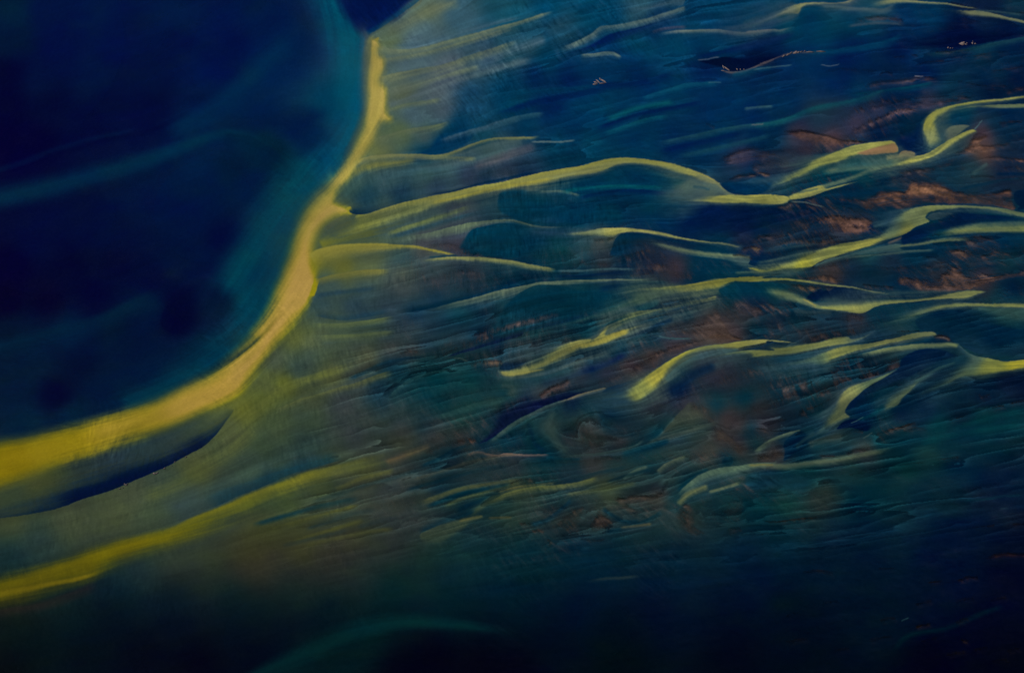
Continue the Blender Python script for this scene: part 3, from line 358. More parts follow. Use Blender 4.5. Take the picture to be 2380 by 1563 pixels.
P('31',(0,34,64),.88,'1405,1335,20 1500,1295,12 1600,1260,10 1800,1250,20 2000,1290,50 2344,1385,40 2700,1420,40 2700,1700,60 2200,1690,60 1950,1640,12 1800,1563,12 1720,1520,10 1690,1465,12 1580,1430,15 1460,1425,15')
R('31',(78,60,62),.75,'770,1340 880,1310 970,1330',50,50,bed=1)
R('31',(70,56,60),.6,'0,1300 100,1240 200,1220',60,80,bed=1)
R('31',(78,60,58),.7,'1230,1440 1350,1430 1470,1430',12,16,bed=1)
R('31',(78,60,58),.7,'500,1510 650,1470 800,1440 950,1430',30,40,bed=1)
# lower right
R('22',(0,20,58),.5,'300,480 600,400 900,300 1100,200',50,60)
P('22',[('22',150,340,116,124,78),('22',450,230,126,132,78),('22',700,130,142,138,68),('22',1000,60,132,132,72),('22',400,300,84,102,80)],.94,'-30,368,10 20,368,30 150,330,40 300,250,40 450,175,25 600,120,12 700,100,8 778,94,7 770,118,7 850,40,15 900,-20,30 960,-40,40 900,60,15 1000,30,20 1150,-15,20 1240,-25,25 1150,20,30 1000,75,30 900,120,40 800,160,50 700,190,40 640,250,40 540,310,50 400,350,50 200,400,50 60,415,30',tag='plume:wavy yellow silt plume with a notched top in the lower middle')
R('22',(142,136,74),.85,'-20,372 60,394 200,386 380,345',12,26)
R('22',(162,148,58),.85,'600,160 780,128 900,88 1100,20',30,36)
R('22',(22,56,74),.6,'80,450 300,430 500,380 650,320',20,60)
R('22',(60,74,72),.5,'0,480 100,520 80,600',60,60)
R('22',(84,62,60),.85,'320,600 420,520 540,470 600,430',40,60,bed=1)
R('22',(80,60,58),.85,'700,520 900,460 1100,390 1250,300 1400,210 1600,150 1800,90',60,40,.2,.05,bed=1)
R('22',(102,72,56),.8,'1780,80 1900,60 2000,85 2090,108',40,20,bed=1)
P('22',(0,14,52),.93,'-200,1010,20 -130,900,40 0,730,50 100,670,40 250,620,40 500,545,40 700,545,20 900,525,10 820,540,8 700,575,8 500,632,8 350,690,8 150,792,8 0,893,8 -100,965,12')
R('22',(48,70,70),.9,'-150,1020 0,898 150,796 350,692 500,634 620,598',9,[30,60,60,40],.2,.1)
R('22',(136,122,86),.9,'480,640 620,594 700,572 820,540 912,517',8,[20,30,22],.35,.05)
P('22',(0,30,64),.8,'870,560,8 920,515,8 1050,475,10 1180,440,15 1100,520,50 980,570,50')
P('22',[('22',1000,600,62,88,82),('22',1180,560,120,126,66),('22',1350,400,148,142,58),('22',1550,250,150,146,60),('22',2000,140,154,150,74),('22',2250,120,150,146,80)],.96,'780,630,60 900,575,60 1050,530,60 1150,462,40 1280,382,15 1400,302,10 1550,222,8 1700,165,8 1900,130,8 2100,110,7 2344,106,7 @32 130,107,7 300,115,7 400,130,7 250,128,9 130,124,9 @22 2270,140,12 2150,165,15 2050,178,15 1900,180,20 1700,215,25 1600,250,30 1510,310,35 1450,370,40 1400,440,30 1350,520,40 1260,600,40 1170,655,40 1080,640,50 950,630,60',tag='plume:large yellow silt plume curving up to the right in the lower middle')
P('22',(62,90,88),.85,'1400,450,20 1500,330,15 1650,250,15 1900,185,15 2050,185,15 2000,240,50 1800,290,60 1600,380,80 1450,480,50')
R('22',(114,80,62),.92,'2030,178 2150,165 2240,148 2290,128',12,14,bed=1)
R('22',(0,26,56),.9,'2060,190 2200,182 2270,160 @32 180,130 300,150 400,140',8,14,.1,.3)
P('22',[('22',2000,215,100,116,82),('22',2300,235,140,140,72),('32',300,200,142,142,70),('32',700,130,128,132,76),('32',980,50,84,104,88)],.95,'1780,260,50 1900,215,30 2050,195,10 2200,195,10 2344,195,12 @32 150,178,15 300,157,15 450,140,12 600,118,10 660,100,10 780,74,8 840,72,8 860,85,10 950,60,15 1055,18,15 1000,68,15 900,118,14 800,142,12 650,168,12 500,202,12 300,234,12 150,256,14 0,258,14 @22 2150,250,20 2000,240,30',tag='plume:yellow silt plume running level to the right, lower right')
R('32',(118,96,78),.7,'620,105 740,92 830,75',10,12,bed=1)
R('22',(0,28,62),.8,'1420,560 1550,500 1650,400 1850,310',60,80)
P('22',(70,58,58),.7,'1680,520 1800,400 2000,330 2200,320 2300,380 2100,480 1900,540',90,bed=1)
R('22',(74,58,56),.75,'2000,780 2150,710 2300,640 @32 100,690 300,595 450,510 580,460',40,50,.15,.1,bed=1)
P('22',(62,72,62),.8,'1240,1000,20 1350,937,12 1420,842,12 1550,692,15 1620,628,30 1710,650,60 1820,790,80 1750,860,100 1500,960,80 1350,1010,60')
R('22',(74,60,56),.6,'1600,660 1750,720 1850,860 1900,1000',60,80,bed=1)
R('22',(72,86,72),.6,'1320,970 1550,900 1750,835 1880,800',20,50)
R('22',(84,66,54),.7,'1850,880 2000,1000 2100,1060',80,70,bed=1)
R('22',(52,72,68),.45,'460,690 435,800 445,900 500,1000 590,1070',50,60)
R('22',(0,30,58),.6,'240,800 260,900 300,1000 400,1060',40,40)
R('22',(58,52,54),.6,'700,780 680,880 740,980 900,1000',60,60,bed=1)
R('22',(0,34,58),.45,'850,720 900,850 1050,920 1180,900',60,60)
R('22',(56,80,78),.6,'540,1098 800,1085 1000,1050 1150,1012 1240,930',10,30)
R('22',(50,76,78),.7,'1260,985 1350,940 1430,840 1500,760',16,12)
R('22',(0,40,62),.8,'1030,1090 1150,1050 1300,1010 1450,960',30,50)
R('22',(112,96,84),.85,'-40,1090 60,1080 200,1090 430,1082',8,22)
R('22',(0,40,60),.7,'320,1130 500,1120 700,1130',10,90)
R('22',(76,62,56),.75,'780,1150 900,1120 1050,1130',40,40,bed=1)
R('22',(78,92,72),.8,'1330,1240 1400,1180 1500,1124 1600,1095',13,50)
R('22',(66,87,74),.75,'1030,1310 1150,1222 1270,1178',13,40)
R('22',(110,106,60),.75,'-60,1420 100,1372 200,1356 350,1340 450,1326 500,1318',10,34)
R('22',(96,84,58),.7,'60,1345 180,1302 300,1312',14,26,bed=1)
R('22',(102,108,58),.75,'-150,1530 0,1442 150,1388 300,1362 500,1352 700,1320 800,1290 870,1266',13,60,.15,.08)
R('22',(76,88,58),.7,'550,1430 800,1395 1000,1360 1180,1330',20,46)
R('22',(18,46,60),.6,'550,1320 800,1250 1000,1210 1100,1180',14,36)
R('22',(10,44,62),.6,'900,1320 1100,1260 1300,1200',14,36)
R('22',(76,62,54),.7,'950,1480 1150,1450 1350,1430 1450,1260',30,40,bed=1)
R('22',(0,40,60),.8,'1530,1415 1600,1330 1680,1260 1800,1215',50,8)
R('22',(74,98,82),.88,'1500,1440 1600,1350 1700,1270 1850,1215 2050,1187 2200,1163 2344,1165 @32 150,1168',11,[60,100,100,70,40],.15,.1)
R('22',(100,106,68),.6,'1510,1520 1600,1434 1700,1386 1790,1355',36,50)
R('22',(88,100,74),.75,'1780,1410 1950,1362 2060,1328',16,28)
P('22',(0,36,58),.85,'1885,1165 1910,1105 1990,1105 2000,1165 1950,1190',15)
P('22',(0,40,64),.85,'2065,1310,30 2130,1245,25 2344,1205,40 2700,1240,80 2700,1400,80 2344,1420,60 2150,1410,40')
P('22',(74,60,54),.7,'1560,1480,30 1640,1520,20 1680,1600,20 1680,1700,20 1770,1760,20 1700,1800,30 1600,1780,40 1500,1620,50',bed=1)
P('23',(78,62,52),.65,'480,280,20 560,180,30 640,110,40 740,140,40 720,220,30 640,330,30 560,350,20',bed=1)
P('23',(86,64,54),.75,'740,320,30 800,230,20 850,150,15 900,200,15 970,280,12 870,340,20 780,390,20',bed=1)
R('23',(70,60,52),.7,'1000,60 1100,130 1180,220',40,60,bed=1)
P('23',(84,62,54),.75,'1890,390,20 1950,310,20 2060,310,12 2085,345,12 1980,385,12',bed=1)
P('23',(64,62,56),.6,'1850,150,40 1950,60,40 2080,60,20 2090,180,20 2050,280,30 1900,250,60',bed=1)
R('23',(0,36,56),.8,'870,140 960,210 1080,260 1200,260',30,40)
R('23',(0,36,58),.8,'240,290 400,240 550,130 620,60',20,50)
R('23',(0,38,58),.7,'880,350 1050,310 1250,240 1400,150',10,50)
R('23',(80,80,56),.7,'1020,310 1180,288 1300,270',14,26)
R('23',(82,62,54),.75,'160,290 220,275 270,290',22,26,bed=1)
R('23',(80,62,54),.7,'270,345 340,340 380,360',20,24,bed=1)
R('23',(70,66,56),.6,'400,420 430,440 420,490',26,26,bed=1)
R('23',(70,62,50),.6,'660,410 800,430 900,420',18,22,bed=1)
R('23',(44,56,58),.6,'720,780 900,752 1050,745 1250,724',18,30,.3,.3)
R('23',(14,40,62),.6,'1480,690 1600,672 1700,668',12,16)
# right: lens, plumes, specks
P('32',[('32',500,280,78,104,84),('32',800,210,138,140,72),('32',1200,110,138,140,74),('32',1500,50,120,126,82)],.94,'200,340,50 350,280,40 500,240,30 650,195,15 800,152,12 1000,120,10 1200,84,10 1380,40,9 1480,30,8 1575,35,8 1600,65,12 1500,82,14 1300,112,14 1100,152,14 900,202,14 800,240,16 700,282,20 640,325,30 500,330,50 350,330,50',tag='plume:slanting yellow silt plume second from the right edge, lower right')
R('32',(114,92,76),.9,'1560,75 1640,68 1700,95 1700,125',20,26,bed=1)
R('32',(114,126,84),.9,'900,235 1050,200 1200,168 1450,148 1700,146 1800,158',[16,16,25,25],[40,50,46,30],.2,.05)
P('32',(0,26,62),.92,'1275,265,15 1400,195,12 1550,172,12 1700,192,25 1830,250,50 1700,300,50 1500,385,40 1320,470,40 1150,560,60 1000,640,60 860,700,12 800,715,8 850,640,8 960,552,8 1050,482,8 1180,402,8 1260,340,8')
P('32',[('32',1900,250,62,90,84),('32',2300,310,150,142,44),('32',2050,350,128,130,60),('32',1750,430,88,106,74),('32',1600,480,52,82,78)],.94,'1790,150,10 1830,185,8 1900,232,8 2050,268,8 2180,292,7 2344,272,7 2700,215,8 2700,290,20 2344,357,20 2150,395,20 1950,425,20 1800,440,20 1700,490,25 1550,560,40 1400,600,60 1450,520,60 1600,430,60 1750,340,60 1830,260,50',tag='plume:yellow silt plume widening to the right edge, lower right')
P('32',(94,110,76),.88,'1500,385,40 1420,430,40 1280,520,40 1180,590,40 1120,680,40 1140,725,40 1260,675,15 1300,605,12 1380,535,15 1430,470,20',tag='plume:small dull green silt plume between two dark pools, lower right')
R('32',(50,82,82),.7,'1380,470 1500,410 1620,355 1780,290',20,30)
R('32',(0,54,72),.6,'900,790 1000,760 1100,700 1150,650',30,40)
P('32',(74,56,58),.8,'1180,270 1220,240 1280,255 1280,345 1200,385 1120,395',30,bed=1)
P('32',(80,60,58),.8,'640,330 760,355 890,440 810,500 700,580 560,610 550,520 680,450',50,bed=1)
R('32',(70,54,56),.6,'900,440 1000,420 1100,390',40,50,bed=1)
P('32',(82,64,60),.75,'400,700 450,680 515,790 440,775 380,760',25,bed=1)
R('32',(78,60,58),.7,'-20,680 50,705 100,740',35,35,bed=1)
R('32',(70,58,52),.6,'460,700 560,670 700,600',18,22,bed=1)
P('32',[('32',1100,430,84,104,78),('32',820,600,126,130,78),('32',700,780,108,118,74),('32',620,880,54,80,74)],.94,'540,930,50 620,800,40 700,680,35 760,580,25 850,508,15 950,470,12 1080,420,12 1240,365,12 1180,405,8 1050,484,8 960,554,8 900,604,8 820,682,8 800,730,8 845,768,10 780,805,20 720,860,40 620,940,60',tag='plume:upright dull yellow silt plume bending right, lower right')
P('32',(0,18,56),.9,'730,885,15 760,825,10 850,775,15 950,770,40 1080,810,60 1000,890,15 850,870,10')
R('32',(56,90,92),.8,'850,825 900,800 965,755',7,9)
R('32',(124,94,76),.92,'20,858 100,872 200,887 360,880',11,15,bed=1)
R('32',(70,56,58),.6,'120,840 200,810 320,780',22,24,bed=1)
R('32',(86,102,80),.85,'20,1070 150,972 250,930 350,896 430,878',12,50,.15,.03)
P('32',(0,30,58),.88,'270,1000,12 345,920,8 420,880,8 530,930,50 460,1060,60 280,1150,10 285,1060,10')
R('32',(30,58,68),.7,'380,1040 450,970 560,900',30,30)
R('32',(118,98,58),.92,'760,955 840,890 900,872 965,886',22,50,.15,.02,bed=1)
R('32',(66,72,62),.6,'480,1000 650,960 800,930',40,60)
R('32',(108,86,70),.92,'1150,888 1280,855 1400,820 1440,835',12,26,bed=1)
R('32',(80,74,66),.7,'1300,890 1420,870 1520,872',20,26,bed=1)
R('32',(94,74,64),.85,'1690,795 1780,770 1870,748',9,14,bed=1)
R('32',(92,72,60),.85,'2060,692 2120,672 2170,668',12,16,bed=1)
R('32',(100,76,60),.88,'2190,655 2280,635 2400,615 2600,600',12,20,bed=1)
R('32',(66,54,54),.7,'1950,580 1980,600 2060,580',22,24,bed=1)
R('32',(0,20,52),.6,'1900,690 2050,650 2250,590 2400,560',30,30)
R('32',(0,60,76),.5,'1400,1000 1700,930 2000,880 2344,840',40,60)
R('32',(0,56,72),.5,'1700,880 2000,780 2344,700',40,50)
P('32',(78,64,54),.8,'40,1100 200,1050 285,1060 290,1105 230,1152 50,1162',25,bed=1)
R('32',(92,74,56),.8,'200,1020 270,1012',22,26,bed=1)
R('32',(88,102,78),.85,'-50,1175 150,1175 300,1182 500,1160 750,1130 950,1092 1100,1062 1250,1032',[14,30,40,24],[30,60,60,30],.05,.15)
R('32',(112,108,60),.6,'-20,1178 80,1172 200,1178',10,18)
R('32',(76,64,62),.6,'800,1090 900,1050 1020,1050',26,30,bed=1)
R('32',(92,80,70),.75,'580,1098 650,1103 720,1105',10,13,bed=1)
R('32',(68,84,80),.75,'950,955 1040,897',8,10)
R('32',(66,58,54),.75,'1270,1190 1400,1166 1510,1152',14,18,bed=1)
R('32',(84,68,58),.85,'1580,1145 1700,1112 1790,1103',13,20,bed=1)
R('32',(48,50,52),.6,'820,1270 1000,1240 1150,1220',16,22,bed=1)
R('32',(52,50,54),.6,'600,1330 700,1310',26,30,bed=1)
P('33',(44,56,54),.5,'450,60 600,-60 800,-20 900,120 750,190 500,200',90,bed=1)
for c,s,a,b in [((110,62,28),'2000,585 2120,546 2344,550 2600,548',22,26),((78,52,44),'1760,785 1880,738 1970,745',16,26),((62,46,48),'1520,795 1650,783',14,18),((98,64,26),'1410,1168 1480,1150 1545,1148',20,22),((78,50,36),'1760,1150 1830,1112 1880,1102',26,28),((72,50,36),'1800,1275 1870,1312',22,24),((90,58,42),'2020,303 2095,293',12,14),((90,58,42),'2240,290 2344,284 2500,280',16,18),((76,62,58),'810,188 900,178 1000,186',14,22),((74,70,56),'80,236 150,258 300,250 450,240 610,236',10,20),((54,42,50),'1080,672 1250,668',14,16),((42,46,44),'430,700 570,682 720,705',16,34),((66,58,52),'-20,362 90,348',16,20),((60,56,52),'90,370 160,355',18,20),((44,60,62),'1180,175 1270,160 1360,178',14,18),((34,44,40),'1870,320 1980,310 2100,305',12,16)]:
    R('33',c,.9,s,a,b,bed=1)
R('33',(44,74,78),.7,'1290,1115 1360,1082',8,10)
R('33',(0,30,44),.6,'1200,1420 1350,1250 1700,1180 2000,1050 2200,980',40,40)
R('33',(24,52,66),.5,'2130,160 2220,150',12,14)
R('33',(0,40,60),.5,'1800,85 2000,70 2344,30',20,24)
R('33',(40,40,40),.5,'2150,1450 2230,1475',16,18,bed=1)
# right-hand strip of brown rough water in the middle
R('11',(86,66,62),.5,'1880,1490 2100,1440 2344,1370 @21 350,1330 550,1260',70,40,.1,.1,bed=1)
R('11',(80,64,68),.6,'1650,960 1850,930 2000,960',60,70,bed=1)
R('11',(80,64,66),.5,'1500,700 1700,700 1850,740 2000,790',40,60,bed=1)
R('11',(86,66,64),.6,'1800,760 2000,790 2200,805',40,12,bed=1)
R('12',(102,78,60),.85,'1860,325 1980,300 2110,290 2165,292',26,56,.2,.02,bed=1)
P('12',(0,28,60),.9,'2130,355,10 2170,300,10 2250,270,40 2400,270,40 2344,345,30 2220,372,10')
R('12',(96,72,60),.7,'1270,225 1350,195 1440,200',26,26,bed=1)
R('12',(100,74,58),.75,'1640,250 1720,205 1790,170',22,26,bed=1)
R('12',(80,62,60),.6,'1800,160 1950,110 2100,60',40,40,bed=1)
P('12',(0,22,58),.88,'1690,250,8 1800,195,15 1950,135,25 2150,75,25 2344,15,30 2344,60,15 2150,120,12 1900,205,10 1760,248,8')
R('12',(30,64,70),.6,'1180,600 1290,495 1400,430 1550,380 1720,362',14,40)
R('12',(74,88,76),.6,'1740,262 1800,266 1880,292',10,14)
R('12',(30,62,66),.7,'1600,760 1750,710 1900,660 2100,610 2220,588',12,70)
R('12',(90,64,54),.8,'1480,1090 1600,1020 1720,990 1900,960 1960,965',40,40,bed=1)
R('12',(96,66,52),.75,'1830,1050 1900,980 1960,965',20,24,bed=1)
R('12',(78,70,62),.75,'1850,1095 1950,1066 2080,1090 2280,1082',9,26)
R('12',(0,36,58),.8,'1450,1190 1600,1120 1750,1040 1900,1000',12,40)

# faint rusty bed texture towards the lower right corner
for x,y,l in [(300,1300,200),(700,1380,150),(1000,1280,220),(1250,1380,120),(1450,1300,160),(1650,1420,200),(1900,1380,140),(2050,1480,160),(2200,1380,120),(1100,1120,150),(1400,980,160),(1750,960,180),(2050,950,150),(600,980,160),(300,1080,120)]:
    R('33',(52,42,36),.55,'%d,%d %d,%d %d,%d'%(x,y,x+l//2,y-24,x+l,y-34),18,26,bed=1)
# body of the small wavy plume and of the lower left tongue
R('22',(134,134,74),.85,'-20,372 60,392 200,372 350,310 480,240 600,175 700,140 800,128 950,82 1150,12',[20,60,80,70,40,20],[30,50,60,50,36,20],.06,.2)
R('22',(150,142,66),.6,'560,190 700,148 800,128 920,88 1100,22',26,30)
R('03',(116,106,14),.85,'-900,1080 -300,925 0,845 400,715 800,590 1200,465 1600,350 1900,265',[130,130,120,110,90,50],[150,150,140,110,90,50],.0,.4)
R('03',(132,118,20),.7,'-600,965 -200,908 0,878 300,832 500,792 700,748 840,702',[60,50,40,20],[50,50,40,24],0,.15)
# ------------------------------------------------------------------ grid of the water sheet
rng = np.random.default_rng(7)
STEP = 1.75                                    # survey pixels between points inside the view
pyv = np.arange(-0.16*H0, 1.12*H0, STEP)
gy = np.array([ground(W0/2, q)[1] for q in pyv])          # decreasing (far to near)
xm = ground(W0, H0/2)[0]
gx = np.arange(-xm*1.42, xm*1.42, 2*xm/W0*STEP*1.05)
NR, NC = len(gy), len(gx)
# survey position of every grid point
dy = gy-CAMY
v_ = (dy*math.cos(TILT)-CAMZ*math.sin(TILT)*0)        # solved below
cz = dy*math.sin(TILT)+CAMZ*math.cos(TILT)            # depth along the view axis
cy = dy*math.cos(TILT)-CAMZ*math.sin(TILT)
PYr = (1-(cy/cz)/(TH*672/1024))/2*H0
PXs = 1/cz/TH/2*W0
PX = (W0/2+gx[None, :]*PXs[:, None]).astype(np.float32)
PY = np.repeat(PYr[:, None], NC, 1).astype(np.float32)

def vnoise(cell, shape=None, seed=0, cx=None):
    n, m = shape or (NR, NC); cx = cx or cell
    r = np.random.default_rng(seed)
    a = r.standard_normal((int(n/cell)+4, int(m/cx)+4)).astype(np.float32)
    def ax(k, c):
        t = np.arange(k)/c; i = t.astype(int); f = (t-i).astype(np.float32)
        return i, f*f*(3-2*f)
    i, f = ax(n, cell); j, g = ax(m, cx)
    top = a[i][:, j]*(1-g)+a[i][:, j+1]*g
    bot = a[i+1][:, j]*(1-g)+a[i+1][:, j+1]*g
    return top*(1-f[:, None])+bot*f[:, None]
def fbm(cell, octs, seed, cx=None):
    s = 0; amp = 1; tot = 0
    for o in range(octs):
        s = s+amp*vnoise(cell/2**o, None, seed+o, (cx/2**o) if cx else None); tot += amp*amp; amp *= .55
    return s/math.sqrt(tot)
# outlines wander a little, as water does
WX = (PX+1.6*fbm(30, 2, 11)+.35*vnoise(3, None, 21)).astype(np.float32)
WY = (PY+1.2*fbm(30, 2, 31, 44)+.35*vnoise(3, None, 41)).astype(np.float32)

def curve(p, step=5.0, closed=False):
    p = np.array(p, float); n = len(p)
    if n == 2: p = np.vstack([p[0], (p[0]+p[1])/2, p[1]]); n = 3
    if closed: q = np.vstack([p[-1], p, p[0], p[1]])
    else: q = np.vstack([2*p[0]-p[1], p, 2*p[-1]-p[-2]])
    out = []; seg = n if closed else n-1
    for i in range(seg):
        a, b, c, d = q[i], q[i+1], q[i+2], q[i+3]
        L = np.hypot(*(c-b)[:2])
        # centripetal spline so that uneven points do not overshoot
        t0 = 0; t1 = t0+max(np.hypot(*(b-a)[:2]), 1e-3)**.5; t2 = t1+max(L, 1e-3)**.5; t3 = t2+max(np.hypot(*(d-c)[:2]), 1e-3)**.5
        k = max(1, int(L/step)); t = np.linspace(t1, t2, k, endpoint=False)[:, None]
        A1 = (t1-t)/(t1-t0)*a+(t-t0)/(t1-t0)*b; A2 = (t2-t)/(t2-t1)*b+(t-t1)/(t2-t1)*c; A3 = (t3-t)/(t3-t2)*c+(t-t2)/(t3-t2)*d
        B1 = (t2-t)/(t2-t0)*A1+(t-t0)/(t2-t0)*A2; B2 = (t3-t)/(t3-t1)*A2+(t-t1)/(t3-t1)*A3
        out.append((t2-t)/(t2-t1)*B1+(t-t1)/(t2-t1)*B2)
    out = np.vstack(out)
    if not closed: out = np.vstack([out, p[-1]])
    return out

def window(x0, x1, y0, y1, m=8):
    r = np.nonzero((PYr > y0-m) & (PYr < y1+m))[0]
    if len(r) == 0: return None
    ra, rb = r[0], r[-1]+1
    ca = min(np.searchsorted(PX[ra], x0-m), np.searchsorted(PX[rb-1], x0-m))
    cb = max(np.searchsorted(PX[ra], x1+m), np.searchsorted(PX[rb-1], x1+m))
    ca, cb = max(0, ca), min(NC, cb)
    if cb <= ca: return None
    return ra, rb, ca, cb

def nearest(line, reach, win, wv=None, inset=0):
    """distance to the line inside the window, the side, and the position along it"""
    ra, rb, ca, cb = win
    D = np.full((rb-ra, cb-ca), 1e9, np.float32); S = np.zeros_like(D); T = np.zeros_like(D); Q = np.full_like(D, 1e9)
    n = len(line)
    for i in range(n-1):
        a, b = line[i, :2], line[i+1, :2]
        m = reach if np.isscalar(reach) else reach[i]
        wn = window(min(a[0], b[0])-m, max(a[0], b[0])+m, min(a[1], b[1])-m, max(a[1], b[1])+m)
        if wn is None: continue
        r0, r1, c0, c1 = max(wn[0], ra), min(wn[1], rb), max(wn[2], ca), min(wn[3], cb)
        if r1 <= r0 or c1 <= c0: continue
        X = WX[r0:r1, c0:c1]-a[0]; Y = WY[r0:r1, c0:c1]-a[1]
        ex, ey = b-a; l2 = ex*ex+ey*ey+1e-9
        t = np.clip((X*ex+Y*ey)/l2, 0, 1)
        qx = X-t*ex; qy = Y-t*ey
        d = np.sqrt(qx*qx+qy*qy)
        sl = np.s_[r0-ra:r1-ra, c0-ca:c1-ca]
        cur = D[sl]; k = d < cur
        cur[k] = d[k]
        S[sl][k] = (ex*Y-ey*X)[k]
        T[sl][k] = (i+t)[k]
        if wv is not None:      # how far into the fade, seen from every side of the outline
            Q[sl] = np.minimum(Q[sl], (d-inset)/np.maximum(wv[i]+(wv[i+1]-wv[i])*t, .8))
    return (D, S, T) if wv is None else (D, S, T, Q)

def smooth(x):
    x = np.clip(x, 0, 1); return x*x*(3-2*x)

# ------------------------------------------------------------------ flow of the water, from the lines of the currents
FS = 10
fpx = PX[::FS, ::FS]; fpy = PY[::FS, ::FS]
fl = np.zeros(fpx.shape, np.complex64); fw = np.zeros(fpx.shape, np.float32)
def addflow(line, wt=1):
    global fl, fw
    l = line[::3]
    for a, b in zip(l[:-1], l[1:]):
        e = b[:2]-a[:2]; th = math.atan2(e[1], e[0]); c = (a[:2]+b[:2])/2
        d2 = (fpx-c[0])**2+(fpy-c[1])**2
        k = wt*np.hypot(*e)/(d2+15**2)**1.5
        fl += k*np.exp(2j*th); fw += k
LINES = []
for s in SH:
    if s[0] == 'R': LINES.append(curve([q[:2] for q in s[1]], 6))
    else: LINES.append(curve([q[:2]+[q[2] if len(q) > 2 else s[4]] for q in s[1]], 5, True))
    addflow(LINES[-1], 1 if s[0] == 'R' else .5)
fl += 2e-5*np.exp(2j*math.radians(-12))
def up(a):
    yi = np.minimum(np.arange(NR)/FS, a.shape[0]-1.001); xi = np.minimum(np.arange(NC)/FS, a.shape[1]-1.001)
    i = yi.astype(int); j = xi.astype(int); f = (yi-i)[:, None]; g = (xi-j)[None, :]
    return (a[i][:, j]*(1-g)+a[i][:, j+1]*g)*(1-f)+(a[i+1][:, j]*(1-g)+a[i+1][:, j+1]*g)*f
FLOW = np.angle(up(fl/np.maximum(np.abs(fl), 1e-12)))/2
del fl, fw

def lic(src, ang, L, stride=1):
    """smear noise along a direction field"""
    ux = np.cos(ang).astype(np.float32)*stride; uy = np.sin(ang).astype(np.float32)*stride
    acc = src.copy(); n = np.ones(1)
    jj, ii = np.meshgrid(np.arange(NC, dtype=np.float32), np.arange(NR, dtype=np.float32))
    for sg in (1, -1):
        x = jj.copy(); y = ii.copy(); px = ux*sg; py = uy*sg
        for k in range(L):
            xi = np.clip(np.rint(x), 0, NC-1).astype(np.int32); yi = np.clip(np.rint(y), 0, NR-1).astype(np.int32)
            vx = ux[yi, xi]; vy = uy[yi, xi]
            f = np.where(vx*px+vy*py < 0, -1, 1).astype(np.float32)
            px = vx*f; py = vy*f
            x += px; y += py
            xi = np.clip(np.rint(x), 0, NC-1).astype(np.int32); yi = np.clip(np.rint(y), 0, NR-1).astype(np.int32)
            acc += src[yi, xi]
    acc -= acc.mean(); return acc/acc.std()
STREAK = lic(vnoise(2.2, None, 51)+.8*vnoise(7, None, 52), FLOW, 26, 1.5)
STREAK = .75*STREAK+.5*lic(fbm(14, 2, 53), FLOW, 24, 3.0); STREAK /= STREAK.std()

